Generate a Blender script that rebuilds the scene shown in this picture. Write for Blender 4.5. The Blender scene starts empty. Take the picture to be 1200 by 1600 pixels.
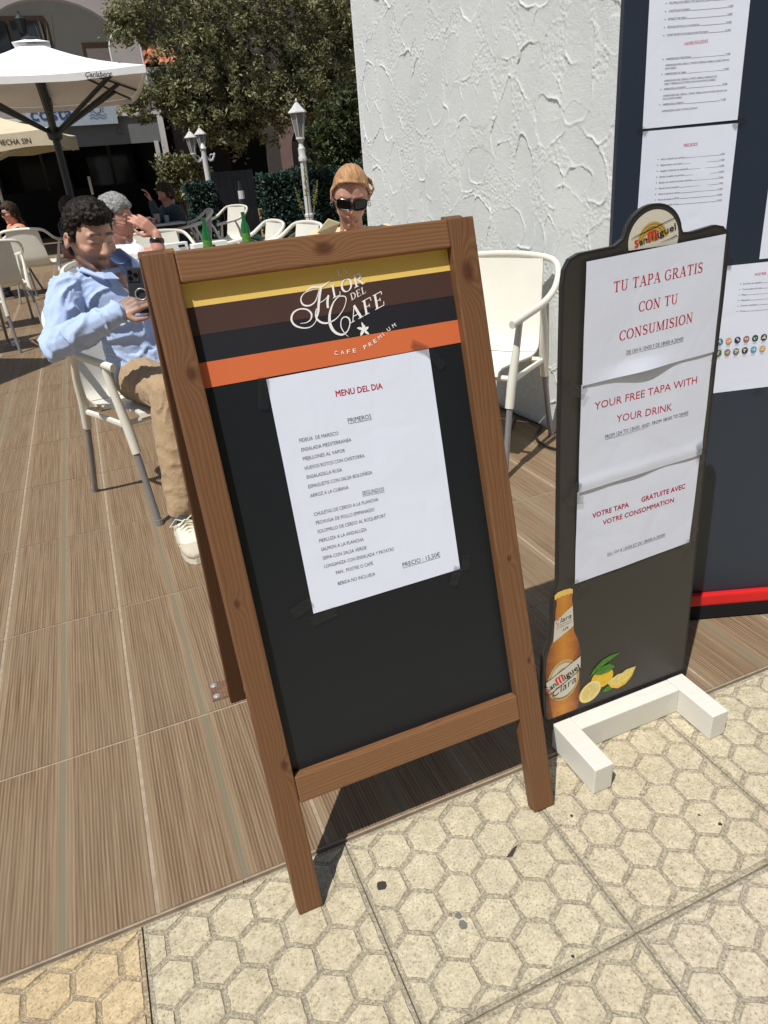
import bpy, bmesh, math, random
import numpy as np
from mathutils import Vector, Matrix, Euler, noise

# ------------------------------------------------------------------ camera, world, sun, exposure
scene = bpy.context.scene
COL = scene.collection
R_ = math.radians
FPX = 1084.1                      # focal length in pixels of the 1200 x 1600 photograph
PITCH, ROLL, YAW, CAMZ = 0.472026, -0.0829946, 0.35659, 1.25

def cam_basis():
    cy, sy = math.cos(YAW), math.sin(YAW)
    f0 = Vector((sy, cy, 0)); r0 = Vector((cy, -sy, 0)); u0 = Vector((0, 0, 1))
    f = math.cos(PITCH)*f0 - math.sin(PITCH)*u0
    up = math.sin(PITCH)*f0 + math.cos(PITCH)*u0
    r = math.cos(ROLL)*r0 + math.sin(ROLL)*up
    u = -math.sin(ROLL)*r0 + math.cos(ROLL)*up
    return r, u, f
CR, CU, CF = cam_basis()
cam = bpy.data.cameras.new('camera')
cam.sensor_fit = 'VERTICAL'; cam.sensor_height = 24.0; cam.lens = FPX/1600*24.0
cam.clip_start = 0.02; cam.clip_end = 500
camo = bpy.data.objects.new('camera', cam); COL.objects.link(camo)
camo.matrix_world = Matrix(((CR.x, CU.x, -CF.x, 0), (CR.y, CU.y, -CF.y, 0), (CR.z, CU.z, -CF.z, CAMZ), (0, 0, 0, 1)))
scene.camera = camo

SUNV = Vector((.45, .31, -1.0)).normalized()     # the way the light travels
world = bpy.data.worlds.new('World'); scene.world = world; world.use_nodes = True
wn = world.node_tree; wn.nodes.clear()
sky = wn.nodes.new('ShaderNodeTexSky'); sky.sky_type = 'NISHITA'; sky.sun_disc = False
sky.sun_elevation = math.asin(-SUNV.z); sky.sun_rotation = math.atan2(-SUNV.x, -SUNV.y)
sky.air_density = 1.0; sky.dust_density = 1.2; sky.ozone_density = 1.0
bg = wn.nodes.new('ShaderNodeBackground'); bg.inputs['Strength'].default_value = 0.085
wo = wn.nodes.new('ShaderNodeOutputWorld')
wn.links.new(sky.outputs[0], bg.inputs[0]); wn.links.new(bg.outputs[0], wo.inputs[0])
sun = bpy.data.lights.new('sun', 'SUN'); sun.energy = 4.75; sun.angle = R_(0.5); sun.color = (1.0, .955, .88)
suno = bpy.data.objects.new('sun', sun); COL.objects.link(suno)
suno.location = (-4, -3, 9); suno.rotation_euler = SUNV.to_track_quat('-Z', 'Y').to_euler()
scene.view_settings.view_transform = 'Standard'; scene.view_settings.look = 'None'
scene.view_settings.exposure = 0.0; scene.view_settings.gamma = 1.0
scene.view_settings.use_curve_mapping = False
scene.cycles.max_bounces = 6; scene.cycles.transparent_max_bounces = 8

rnd = random.Random(7)

# ------------------------------------------------------------------ helpers
def at(px, py, Y):
    """world point on the sight line through a photo pixel at world distance Y"""
    d = (px-600)/FPX*CR - (py-800)/FPX*CU + CF
    t = Y/d.y
    return Vector((0, 0, CAMZ)) + d*t
def atz(px, py, z=0.0):
    d = (px-600)/FPX*CR - (py-800)/FPX*CU + CF
    return Vector((0, 0, CAMZ)) + d*((z-CAMZ)/d.z)

class MB:
    """collects polygons, makes one mesh object"""
    def __init__(s): s.v = []; s.f = []; s.m = []
    def add(s, vs, fs, mi=0):
        b = len(s.v); s.v += [tuple(v) for v in vs]; s.f += [tuple(b+i for i in f) for f in fs]; s.m += [mi]*len(fs)
    def box(s, a, b, M=None, mi=0, bev=0.0):
        x0, y0, z0 = a; x1, y1, z1 = b
        if bev > 0:
            bm = bmesh.new(); bmesh.ops.create_cube(bm, size=1)
            for v in bm.verts: v.co = Vector(((x0+x1)/2+v.co.x*(x1-x0), (y0+y1)/2+v.co.y*(y1-y0), (z0+z1)/2+v.co.z*(z1-z0)))
            bmesh.ops.bevel(bm, geom=bm.edges[:], offset=bev, segments=2, affect='EDGES', profile=.6)
            bm.verts.index_update()
            vs = [v.co.copy() for v in bm.verts]; fs = [[v.index for v in f.verts] for f in bm.faces]; bm.free()
        else:
            vs = [Vector(p) for p in ((x0,y0,z0),(x1,y0,z0),(x1,y1,z0),(x0,y1,z0),(x0,y0,z1),(x1,y0,z1),(x1,y1,z1),(x0,y1,z1))]
            fs = [(0,3,2,1),(4,5,6,7),(0,1,5,4),(1,2,6,5),(2,3,7,6),(3,0,4,7)]
        if M is not None: vs = [M @ v for v in vs]
        s.add(vs, fs, mi)
    def tube(s, pts, r, n=8, flat=1.0, up=None, mi=0, cap=True):
        pts = [Vector(p) for p in pts]; k = len(pts)
        rs = r if isinstance(r, (list, tuple)) else [r]*k
        prev = None; vs = []
        for i, p in enumerate(pts):
            t = (pts[min(i+1, k-1)]-pts[max(i-1, 0)]).normalized()
            if prev is None:
                a = Vector(up) if up else (Vector((0,0,1)) if abs(t.z) < .9 else Vector((1,0,0)))
            else: a = prev
            a = (a - t*a.dot(t)).normalized(); prev = a; b = t.cross(a)
            for j in range(n):
                an = 2*math.pi*j/n
                vs.append(p + a*(math.cos(an)*rs[i]) + b*(math.sin(an)*rs[i]*flat))
        fs = []
        for i in range(k-1):
            for j in range(n):
                fs.append((i*n+j, i*n+(j+1) % n, (i+1)*n+(j+1) % n, (i+1)*n+j))
        if cap:
            fs.append(tuple(range(n-1, -1, -1))); fs.append(tuple((k-1)*n+j for j in range(n)))
        s.add(vs, fs, mi)
    def lathe(s, prof, c=(0,0,0), n=24, mi=0, M=None):
        vs = []; c = Vector(c)
        for r, z in prof:
            for j in range(n):
                a = 2*math.pi*j/n; p = Vector((r*math.cos(a), r*math.sin(a), z))
                if M is not None: p = M @ p
                vs.append(c+p)
        k = len(prof); fs = [(i*n+j, i*n+(j+1) % n, (i+1)*n+(j+1) % n, (i+1)*n+j) for i in range(k-1) for j in range(n)]
        fs.append(tuple(range(n-1, -1, -1))); fs.append(tuple((k-1)*n+j for j in range(n)))
        s.add(vs, fs, mi)
    def prism(s, poly, y0, y1, mi=0):
        """polygon in x,z extruded between two y values (local board coordinates)"""
        n = len(poly)
        vs = [(x, y0, z) for x, z in poly]+[(x, y1, z) for x, z in poly]
        fs = [tuple(range(n)), tuple(range(2*n-1, n-1, -1))]+[(i, i+n, (i+1) % n+n, (i+1) % n) for i in range(n)]
        s.add(vs, fs, mi)
    def quad(s, a, b, c, d, mi=0): s.add([a, b, c, d], [(0, 1, 2, 3)], mi)
    def ellip(s, c, r, M=None, nu=16, nv=10, mi=0):
        vs = []; c = Vector(c)
        for i in range(nv+1):
            th = math.pi*i/nv
            for j in range(nu):
                ph = 2*math.pi*j/nu
                p = Vector((r[0]*math.sin(th)*math.cos(ph), r[1]*math.sin(th)*math.sin(ph), r[2]*math.cos(th)))
                vs.append(c+(M @ p if M is not None else p))
        fs = [(i*nu+j, (i+1)*nu+j, (i+1)*nu+(j+1) % nu, i*nu+(j+1) % nu) for i in range(nv) for j in range(nu)]
        s.add(vs, fs, mi)
    def build(s, name, mats, parent=None, smooth=False, loc=None, rot=None):
        me = bpy.data.meshes.new(name); me.from_pydata(s.v, [], s.f)
        if not isinstance(mats, (list, tuple)): mats = [mats]
        for m in mats: me.materials.append(m)
        if len(mats) > 1: me.polygons.foreach_set('material_index', s.m)
        bm = bmesh.new(); bm.from_mesh(me)
        bmesh.ops.remove_doubles(bm, verts=bm.verts[:], dist=1e-6) if len(bm.verts) < 20000 else None
        bmesh.ops.recalc_face_normals(bm, faces=bm.faces[:]); bm.to_mesh(me); bm.free()
        if smooth:
            me.polygons.foreach_set('use_smooth', [True]*len(me.polygons))
            if smooth != 'all': me.set_sharp_from_angle(angle=R_(38))
        me.update()
        o = bpy.data.objects.new(name, me); COL.objects.link(o)
        if parent: o.parent = parent
        if loc is not None: o.location = loc
        if rot is not None: o.rotation_euler = rot
        return o

def tag(o, label=None, cat=None, group=None, kind=None):
    if label: o['label'] = label
    if cat: o['category'] = cat
    if group: o['group'] = group
    if kind: o['kind'] = kind
    return o
def empty(name, loc=(0,0,0), rot=(0,0,0), label=None, cat=None, group=None):
    o = bpy.data.objects.new(name, None); COL.objects.link(o); o.empty_display_size = .1
    o.location = loc; o.rotation_euler = rot
    return tag(o, label, cat, group)
def copy_tree(o, parent=None):
    c = o.copy(); COL.objects.link(c); c.parent = parent
    for ch in [q for q in bpy.data.objects if q.parent == o]: copy_tree(ch, c)
    return c
def linkmesh(name, me, parent, loc, rot=None):
    o = bpy.data.objects.new(name, me); COL.objects.link(o); o.parent = parent; o.location = loc
    if rot: o.rotation_euler = rot
    return o

# ------------------------------------------------------------------ materials
def newmat(name):
    m = bpy.data.materials.new(name); m.use_nodes = True
    nt = m.node_tree; b = nt.nodes['Principled BSDF']
    return m, nt, b
def N(nt, t, **kw):
    n = nt.nodes.new(t)
    for k, v in kw.items():
        if k in n.inputs.keys() if hasattr(n.inputs, 'keys') else False: n.inputs[k].default_value = v
        else: setattr(n, k, v)
    return n
def ramp(nt, fac, stops):
    r = nt.nodes.new('ShaderNodeValToRGB'); e = r.color_ramp.elements
    while len(e) < len(stops): e.new(.5)
    for i, (p, c) in enumerate(stops):
        e[i].position = p; e[i].color = (c[0], c[1], c[2], 1) if not isinstance(c, (int, float)) else (c, c, c, 1)
    nt.links.new(fac, r.inputs[0]); return r.outputs[0]
def math_(nt, op, a, b=None, c=None):
    n = nt.nodes.new('ShaderNodeMath'); n.operation = op
    for i, x in enumerate((a, b, c)):
        if x is None: continue
        if isinstance(x, (int, float)): n.inputs[i].default_value = x
        else: nt.links.new(x, n.inputs[i])
    return n.outputs[0]
def mixc(nt, fac, a, b, mode='MIX'):
    n = nt.nodes.new('ShaderNodeMix'); n.data_type = 'RGBA'; n.blend_type = mode
    for i, x in ((0, fac), (6, a), (7, b)):
        if isinstance(x, (int, float)): n.inputs[i].default_value = x
        elif isinstance(x, (tuple, list)): n.inputs[i].default_value = (x[0], x[1], x[2], 1)
        else: nt.links.new(x, n.inputs[i])
    return n.outputs[2]
def coords(nt, scale=(1,1,1), kind='Object', rand=False):
    tc = nt.nodes.new('ShaderNodeTexCoord'); mp = nt.nodes.new('ShaderNodeMapping')
    nt.links.new(tc.outputs[kind], mp.inputs[0]); mp.inputs['Scale'].default_value = scale
    if rand:
        oi = nt.nodes.new('ShaderNodeObjectInfo'); v = nt.nodes.new('ShaderNodeVectorMath'); v.operation = 'SCALE'
        v.inputs[0].default_value = (37., 53., 71.); nt.links.new(oi.outputs['Random'], v.inputs['Scale'])
        nt.links.new(v.outputs[0], mp.inputs['Location'])
    return mp.outputs[0]
def noise_(nt, vec, scale, detail=4, rough=.55, dist=0):
    n = nt.nodes.new('ShaderNodeTexNoise'); n.inputs['Scale'].default_value = scale; n.inputs['Detail'].default_value = detail
    n.inputs['Roughness'].default_value = rough; n.inputs['Distortion'].default_value = dist
    nt.links.new(vec, n.inputs[0]); return n.outputs[0]
def bump(nt, b, h, strength=.3, dist=.01):
    n = nt.nodes.new('ShaderNodeBump'); n.inputs['Strength'].default_value = strength; n.inputs['Distance'].default_value = dist
    nt.links.new(h, n.inputs['Height']); nt.links.new(n.outputs[0], b.inputs['Normal'])
def plain(name, c, rough=.6, spec=.4, metal=0., var=.12, vs=8., bs=0., bscale=200., bd=.002, rand=0.):
    """basic surface: colour with soft variation, optional fine bump"""
    m, nt, b = newmat(name)
    v = coords(nt)
    n = noise_(nt, v, vs, 5, .6)
    col = ramp(nt, n, [(.25, [x*(1-var) for x in c]), (.75, [min(1, x*(1+var)) for x in c])])
    if rand:
        oi = nt.nodes.new('ShaderNodeObjectInfo')
        k = math_(nt, 'MULTIPLY_ADD', oi.outputs['Random'], rand*2, 1-rand)
        vm = nt.nodes.new('ShaderNodeVectorMath'); vm.operation = 'SCALE'
        nt.links.new(col, vm.inputs[0]); nt.links.new(k, vm.inputs['Scale']); col = vm.outputs[0]
    nt.links.new(col, b.inputs['Base Color'])
    b.inputs['Roughness'].default_value = rough; b.inputs['Specular IOR Level'].default_value = spec; b.inputs['Metallic'].default_value = metal
    if bs: bump(nt, b, noise_(nt, v, bscale, 4, .6), bs, bd)
    return m

def wood_mat(name, knots=(), axis='Z', base=(.142,.064,.027), dark=(.052,.020,.009), light=(.225,.115,.054), seed=0.):
    """stained pine: grain lines are contour lines that swirl round the knots"""
    m, nt, b = newmat(name)
    tc = nt.nodes.new('ShaderNodeTexCoord'); sp = nt.nodes.new('ShaderNodeSeparateXYZ'); nt.links.new(tc.outputs['Object'], sp.inputs[0])
    X, Y, Z = sp.outputs
    if axis == 'X': X, Z = Z, X           # grain runs along Z after this
    cb = nt.nodes.new('ShaderNodeCombineXYZ'); nt.links.new(math_(nt, 'MULTIPLY', X, 9.), cb.inputs[0]); nt.links.new(math_(nt, 'MULTIPLY', Y, 9.), cb.inputs[1])
    nt.links.new(math_(nt, 'MULTIPLY_ADD', Z, 1.3, seed), cb.inputs[2])
    n1 = noise_(nt, cb.outputs[0], 1.6, 3, .5)
    f = math_(nt, 'ADD', math_(nt, 'MULTIPLY', X, 1.0), math_(nt, 'MULTIPLY', n1, .055))
    f = math_(nt, 'ADD', f, math_(nt, 'MULTIPLY', Y, .6))
    kd = None
    for kx, kz, kr in knots:
        dx = math_(nt, 'SUBTRACT', X, kx); dz = math_(nt, 'MULTIPLY', math_(nt, 'SUBTRACT', Z, kz), .62)
        d2 = math_(nt, 'ADD', math_(nt, 'MULTIPLY', dx, dx), math_(nt, 'MULTIPLY', dz, dz))
        g = math_(nt, 'EXPONENT', math_(nt, 'MULTIPLY', d2, -1.0/(kr*kr*2.6)))
        f = math_(nt, 'ADD', f, math_(nt, 'MULTIPLY', g, kr*1.6))
        kk = math_(nt, 'EXPONENT', math_(nt, 'MULTIPLY', math_(nt, 'POWER', math_(nt, 'DIVIDE', d2, kr*kr*.55), 2.0), -1.0))
        kd = kk if kd is None else math_(nt, 'MAXIMUM', kd, kk)
    w = math_(nt, 'SINE', math_(nt, 'MULTIPLY', f, 900.))
    w = math_(nt, 'MULTIPLY_ADD', w, .5, .5)
    fib = nt.nodes.new('ShaderNodeCombineXYZ'); nt.links.new(math_(nt, 'MULTIPLY', X, 420.), fib.inputs[0]); nt.links.new(math_(nt, 'MULTIPLY', Y, 420.), fib.inputs[1]); nt.links.new(math_(nt, 'MULTIPLY', Z, 14.), fib.inputs[2])
    n2 = noise_(nt, fib.outputs[0], 1.0, 4, .6)
    big = noise_(nt, cb.outputs[0], .7, 2, .5)
    c1 = ramp(nt, w, [(0., dark), (.30, base), (.8, base), (1., light)])
    c1 = mixc(nt, math_(nt, 'MULTIPLY_ADD', big, .7, .05), c1, base)
    c1 = mixc(nt, math_(nt, 'MULTIPLY', n2, .55), c1, dark)
    c1 = mixc(nt, .35, c1, light)
    if kd is not None: c1 = mixc(nt, math_(nt, 'MULTIPLY', kd, .8), c1, (.06, .018, .009))
    nt.links.new(c1, b.inputs['Base Color'])
    b.inputs['Roughness'].default_value = .52; b.inputs['Specular IOR Level'].default_value = .35
    bump(nt, b, math_(nt, 'ADD', math_(nt, 'MULTIPLY', w, .4), n2), .25, .0009)
    return m

M = {}
M['white_plastic'] = plain('white_plastic', (.72,.71,.64), .45, .4, var=.05, vs=5, bs=.05)
M['grey_tube'] = plain('grey_painted_tube', (.27,.265,.28), .4, .5, metal=.3, var=.06, vs=20)
M['dark_metal'] = plain('dark_umbrella_metal', (.025,.032,.035), .45, .5, var=.2)
M['table_grey'] = plain('pale_grey_table', (.42,.42,.42), .5, .4, var=.05)
M['black_panel'] = plain('black_board_panel', (.010,.0125,.0155), .40, .36, var=.10, vs=2.5, bs=.04, bscale=60)
M['blue_black'] = plain('menu_board_black', (.020,.030,.050), .34, .48, var=.12, vs=1.5)
M['charcoal'] = plain('sign_charcoal', (.034,.031,.029), .40, .45, var=.12, vs=3)
M['sign_edge'] = plain('sign_edge', (.016,.018,.022), .5, .4)
M['black'] = plain('ink_black', (.012,.012,.014), .7, .2)
M['ink_grey'] = plain('ink_soft_black', (.008,.008,.010), .8, .2)
M['ink_red'] = plain('ink_red', (.45,.006,.03), .7, .2)
M['red'] = plain('red_lacquer', (.62,.018,.018), .35, .5, var=.08)
M['yellow'] = plain('print_yellow', (.74,.52,.14), .6, .3, var=.05)
M['print_white'] = plain('print_white', (.80,.80,.78), .6, .3, var=.02)
M['brown'] = plain('print_brown', (.062,.032,.026), .6, .3, var=.08)
M['navy'] = plain('print_navy', (.014,.014,.020), .6, .3, var=.08)
M['orange'] = plain('print_orange', (.60,.145,.052), .6, .3, var=.05)
M['gold'] = plain('print_gold', (.50,.33,.08), .5, .4)
M['cream_print'] = plain('print_cream', (.62,.60,.52), .6, .3, var=.04)
M['lemon'] = plain('print_lemon', (.78,.50,.04), .6, .3, var=.15, vs=60)
M['lemon_flesh'] = plain('print_lemon_flesh', (.74,.60,.20), .6, .3, var=.25, vs=120)
M['lemon_pith'] = plain('print_lemon_pith', (.80,.74,.45), .6, .3, var=.05)
M['leaf_print'] = plain('print_leaf', (.07,.22,.03), .6, .3, var=.4, vs=80)
M['white_wood'] = wood_mat('white_painted_timber', (), 'X', (.66,.65,.60), (.58,.57,.52), (.74,.73,.68))
M['canvas'] = plain('white_canvas', (.86,.86,.86), .85, .1, var=.03, vs=2, bs=.15, bscale=6, bd=.03)
M['cream_canvas'] = plain('cream_canvas', (.60,.53,.38), .85, .1, var=.08, vs=3, bs=.15, bscale=6, bd=.03)
M['white_metal'] = plain('white_painted_metal', (.56,.57,.56), .4, .5, var=.05)
M['lamp_glass'] = plain('frosted_lamp_glass', (.17,.19,.19), .15, .6, var=.15, vs=20)
M['wall_grey'] = plain('grey_render', (.36,.33,.31), .9, .2, var=.06, vs=2, bs=.2, bscale=60, bd=.01)
M['wall_lit'] = plain('pale_render', (.36,.32,.31), .9, .2, var=.05, vs=2, bs=.2, bscale=60, bd=.01)
M['wall_pink'] = plain('pinkish_render', (.20,.13,.12), .9, .2)
M['wall_dark'] = plain('render_painted_shade', (.07,.06,.055), .9, .2)  # shade behind the tree put into the render colour
M['wall_recess'] = plain('loggia_render_shade', (.135,.135,.128), .9, .2, var=.05, vs=1)  # darker than the front wall: loggia shade put into the colour
M['dark_inside'] = plain('dark_interior', (.012,.014,.018), .8, .2, var=.5, vs=1.2)  # near-black: deep shade of the interiors put into the colour
M['dark_glass'] = plain('dark_glass', (.02,.025,.03), .08, .6, var=.3, vs=2)
M['awning_grey'] = plain('awning_grey', (.17,.18,.185), .7, .3, var=.05)
M['sign_blue'] = plain('pale_blue_sign', (.36,.42,.50), .6, .3, var=.04)
M['sign_letters'] = plain('sign_blue_letters', (.03,.06,.16), .5, .3)
M['stone_lit'] = plain('whitewashed_pillar', (.62,.60,.56), .9, .2, var=.08, vs=6, bs=.3, bscale=30)
M['terracotta'] = plain('terracotta_tile', (.40,.155,.085), .8, .2, var=.3, vs=4, rand=.25)
M['green_glass'] = plain('green_bottle_glass', (.01,.12,.03), .1, .6)
M['dark_timber'] = plain('dark_timber', (.05,.03,.02), .6, .3, var=.3)
M['tissue'] = plain('white_tissue', (.85,.85,.85), .9, .1)
M['cable'] = plain('black_cable', (.012,.012,.013), .5, .4)
M['bark'] = plain('bark', (.10,.075,.05), .9, .2, var=.35, vs=12, bs=.6, bscale=40, bd=.02)

# paper: slightly wavy, bluish white
def paper_mat(name, c=(.67,.72,.86)):
    m, nt, b = newmat(name); v = coords(nt)
    n = noise_(nt, v, 9., 3, .5, .6)
    nt.links.new(ramp(nt, n, [(.2, [x*.975 for x in c]), (.8, c)]), b.inputs['Base Color'])
    b.inputs['Roughness'].default_value = .75; b.inputs['Specular IOR Level'].default_value = .25
    vo = nt.nodes.new('ShaderNodeTexVoronoi'); vo.feature = 'DISTANCE_TO_EDGE'; vo.inputs['Scale'].default_value = 7; nt.links.new(v, vo.inputs[0])
    h = math_(nt, 'ADD', n, math_(nt, 'MULTIPLY', math_(nt, 'MINIMUM', vo.outputs[0], .08), 1.2))
    bump(nt, b, h, .16, .010)
    return m
M['paper'] = paper_mat('paper')

def tape_mat():
    m, nt, b = newmat('clear_tape')
    b.inputs['Base Color'].default_value = (.035,.035,.037,1); b.inputs['Roughness'].default_value = .22
    tr = nt.nodes.new('ShaderNodeBsdfTransparent'); mx = nt.nodes.new('ShaderNodeMixShader'); mx.inputs[0].default_value = .33
    out = nt.nodes['Material Output']
    nt.links.new(tr.outputs[0], mx.inputs[1]); nt.links.new(b.outputs[0], mx.inputs[2]); nt.links.new(mx.outputs[0], out.inputs[0])
    bump(nt, b, noise_(nt, coords(nt), 90., 3), .5, .003)
    return m
M['tape'] = tape_mat()

def slab_mat(name, c, groove=False):
    m, nt, b = newmat(name); v = coords(nt, rand=True)
    fine = noise_(nt, v, 210., 4, .8); mid = noise_(nt, v, 45., 6, .72); big = noise_(nt, v, 5., 3, .5)
    base = ramp(nt, mid, [(.32, [x*.76 for x in c]), (.68, [x*1.14 for x in c])])
    sp = ramp(nt, fine, [(.0, (.08,.06,.045)), (.375, (.28,.23,.17)), (.435, (.90,.88,.85)), (.52, (1,1,1))])
    base = mixc(nt, .75, base, sp, 'MULTIPLY')
    li = ramp(nt, fine, [(0., 0.), (.55, 0.), (.66, 1.)])
    base = mixc(nt, math_(nt, 'MULTIPLY', li, .5), base, (.80,.76,.66))
    base = mixc(nt, math_(nt, 'MULTIPLY', ramp(nt, big, [(.45, 0.), (.8, 1.)]), .22), base, (.30,.25,.16))
    oi = nt.nodes.new('ShaderNodeObjectInfo')
    base = mixc(nt, 1.0, base, oi.outputs['Color'], 'MULTIPLY')
    if groove:
        gn = noise_(nt, v, 190., 3, .75)
        base = mixc(nt, ramp(nt, gn, [(.38, .50), (.47, 0.)]), base, (.24,.20,.15))
        base = mixc(nt, ramp(nt, gn, [(.54, 0.), (.62, .7)]), base, (.82,.77,.64))
    nt.links.new(base, b.inputs['Base Color'])
    b.inputs['Roughness'].default_value = .88; b.inputs['Specular IOR Level'].default_value = .2
    bump(nt, b, math_(nt, 'ADD', fine, noise_(nt, v, 110., 4, .7)), 1.0 if groove else .55, .0065 if groove else .0022)
    return m
M['slab_top'] = slab_mat('concrete_slab_top', (.565,.508,.375))
M['slab_groove'] = slab_mat('concrete_slab_groove', (.60,.545,.415), True)
M['crevice'] = plain('crevice_shade_paint', (.25,.215,.16), .95, .1, var=.5, vs=60)  # shade along the hexagon edges, painted as a dark line
M['joint_dirt'] = plain('joint_dirt', (.22,.19,.13), .95, .1, var=.4, vs=30)

def deck_mat():
    """porcelain decking tile with printed and ribbed wood grain running along y"""
    m, nt, b = newmat('wood_look_tile')
    v = coords(nt, (1, 1, 1), rand=True)
    tc = nt.nodes.new('ShaderNodeTexCoord'); sp = nt.nodes.new('ShaderNodeSeparateXYZ'); nt.links.new(tc.outputs['Object'], sp.inputs[0])
    sv = nt.nodes.new('ShaderNodeMapping'); sv.inputs['Scale'].default_value = (170, 3.0, 1); nt.links.new(v, sv.inputs[0])
    streak = noise_(nt, sv.outputs[0], 1.0, 4, .65)
    sv2 = nt.nodes.new('ShaderNodeMapping'); sv2.inputs['Scale'].default_value = (520, 26.0, 1); nt.links.new(v, sv2.inputs[0])
    fine = noise_(nt, sv2.outputs[0], 1.0, 3, .7)
    big = noise_(nt, v, 3.0, 3, .5)
    col = ramp(nt, streak, [(.22, (.160,.098,.054)), (.42, (.240,.166,.098)), (.60, (.300,.218,.134)), (.78, (.37,.285,.185))])
    col = mixc(nt, math_(nt, 'MULTIPLY', fine, .42), col, (.14,.085,.048))
    sv3 = nt.nodes.new('ShaderNodeMapping'); sv3.inputs['Scale'].default_value = (60, 7.0, 1); nt.links.new(v, sv3.inputs[0]); wob = noise_(nt, sv3.outputs[0], 1.0, 2, .5)
    wave = math_(nt, 'MULTIPLY_ADD', math_(nt, 'SINE', math_(nt, 'MULTIPLY', math_(nt, 'MULTIPLY_ADD', wob, .0045, sp.outputs[0]), 2*math.pi/.0074)), .5, .5)
    col = mixc(nt, math_(nt, 'MULTIPLY', math_(nt, 'SUBTRACT', 1.0, wave), math_(nt, 'MULTIPLY_ADD', ramp(nt, streak, [(.35, 1.), (.62, 0.)]), .55, .28)), col, (.095,.055,.030))
    col = mixc(nt, math_(nt, 'MULTIPLY', ramp(nt, big, [(.4, 0.), (.75, 1.)]), .35), col, (.22,.175,.115))
    ax = math_(nt, 'ABSOLUTE', sp.outputs[0])
    smooth_band = ramp(nt, math_(nt, 'ABSOLUTE', math_(nt, 'SUBTRACT', ax, .086)), [(.062, 0.), (.068, 1.)])
    col = mixc(nt, math_(nt, 'MULTIPLY', smooth_band, .38), col, (.28,.215,.135))
    strip = ramp(nt, ax, [(.0062, 1.), (.0078, 0.)])
    col = mixc(nt, math_(nt, 'MULTIPLY', strip, .85), col, (.175,.160,.112))
    nt.links.new(col, b.inputs['Base Color'])
    b.inputs['Roughness'].default_value = .62; b.inputs['Specular IOR Level'].default_value = .35
    h = math_(nt, 'ADD', math_(nt, 'MULTIPLY', wave, 1.0), math_(nt, 'MULTIPLY', streak, 1.2))
    h = math_(nt, 'MULTIPLY', h, math_(nt, 'SUBTRACT', 1.0, math_(nt, 'MULTIPLY', smooth_band, .8)))
    bump(nt, b, h, .55, .0016)
    return m
M['deck'] = deck_mat()
M['grout'] = plain('beige_grout', (.34,.275,.205), .95, .1, var=.25, vs=40, bs=.4, bscale=300)

def plaster_mat():
    m, nt, b = newmat('white_trowelled_plaster'); v = coords(nt)
    n = noise_(nt, v, 3., 4, .6); f = noise_(nt, v, 170., 3, .7)
    nt.links.new(ramp(nt, n, [(.3, (.64,.675,.67)), (.7, (.73,.76,.755))]), b.inputs['Base Color'])
    b.inputs['Roughness'].default_value = .85; b.inputs['Specular IOR Level'].default_value = .2
    bump(nt, b, f, .55, .004)
    return m
M['plaster'] = plaster_mat()

def leaf_mat(name, cols, trans=.35):
    m, nt, b = newmat(name)
    g = nt.nodes.new('ShaderNodeNewGeometry'); v = coords(nt)
    n = noise_(nt, v, 1.1, 3, .6)
    f = math_(nt, 'ADD', math_(nt, 'MULTIPLY', g.outputs['Random Per Island'], .65), math_(nt, 'MULTIPLY', n, .4))
    c = ramp(nt, f, [(.1, cols[0]), (.5, cols[1]), (.85, cols[2])])
    nt.links.new(c, b.inputs['Base Color']); b.inputs['Roughness'].default_value = .5; b.inputs['Specular IOR Level'].default_value = .4
    tl = nt.nodes.new('ShaderNodeBsdfTranslucent'); nt.links.new(c, tl.inputs[0])
    mx = nt.nodes.new('ShaderNodeMixShader'); mx.inputs[0].default_value = trans
    nt.links.new(b.outputs[0], mx.inputs[1]); nt.links.new(tl.outputs[0], mx.inputs[2]); nt.links.new(mx.outputs[0], nt.nodes['Material Output'].inputs[0])
    return m
M['leaf'] = leaf_mat('olive_leaf', [(.045,.056,.022), (.165,.175,.075), (.48,.46,.26)])
M['leaf_dark'] = leaf_mat('dark_leaf', [(.02,.035,.014), (.05,.075,.028), (.11,.13,.05)])
M['hedge'] = leaf_mat('hedge_leaf', [(.010,.030,.022), (.020,.055,.040), (.045,.095,.070)], .15)
M['succulent'] = plain('yellow_green_stem', (.20,.19,.06), .6, .3, var=.3, vs=30)

def cloth_mat(name, c, var=.06, bs=.5, bscale=14., weave=900.):
    m, nt, b = newmat(name); v = coords(nt)
    n = noise_(nt, v, bscale, 4, .55, .8); w = noise_(nt, v, weave, 2, .6)
    nt.links.new(ramp(nt, n, [(.3, [x*(1-var) for x in c]), (.7, [min(1, x*(1+var)) for x in c])]), b.inputs['Base Color'])
    b.inputs['Roughness'].default_value = .9; b.inputs['Specular IOR Level'].default_value = .15
    b.inputs['Sheen Weight'].default_value = .15
    bump(nt, b, math_(nt, 'ADD', n, math_(nt, 'MULTIPLY', w, .05)), bs, .02)
    return m
M['blue_shirt'] = cloth_mat('blue_cotton', (.42,.54,.80), .04, .16, 14.)
M['khaki'] = cloth_mat('khaki_twill', (.37,.265,.16), .07, .5, 18.)
M['white_tee'] = cloth_mat('white_jersey', (.76,.77,.80), .03, .4, 12.)
M['dark_tee'] = cloth_mat('dark_jersey', (.02,.022,.028), .2, .4)
M['teal_shirt'] = cloth_mat('dark_teal_shirt', (.035,.055,.062), .2, .4)
M['coral'] = cloth_mat('coral_top', (.72,.27,.17), .1, .4)
M['cream_top'] = cloth_mat('cream_top', (.66,.55,.33), .05, .4)
M['denim'] = cloth_mat('dark_denim', (.025,.035,.07), .2, .4)
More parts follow.
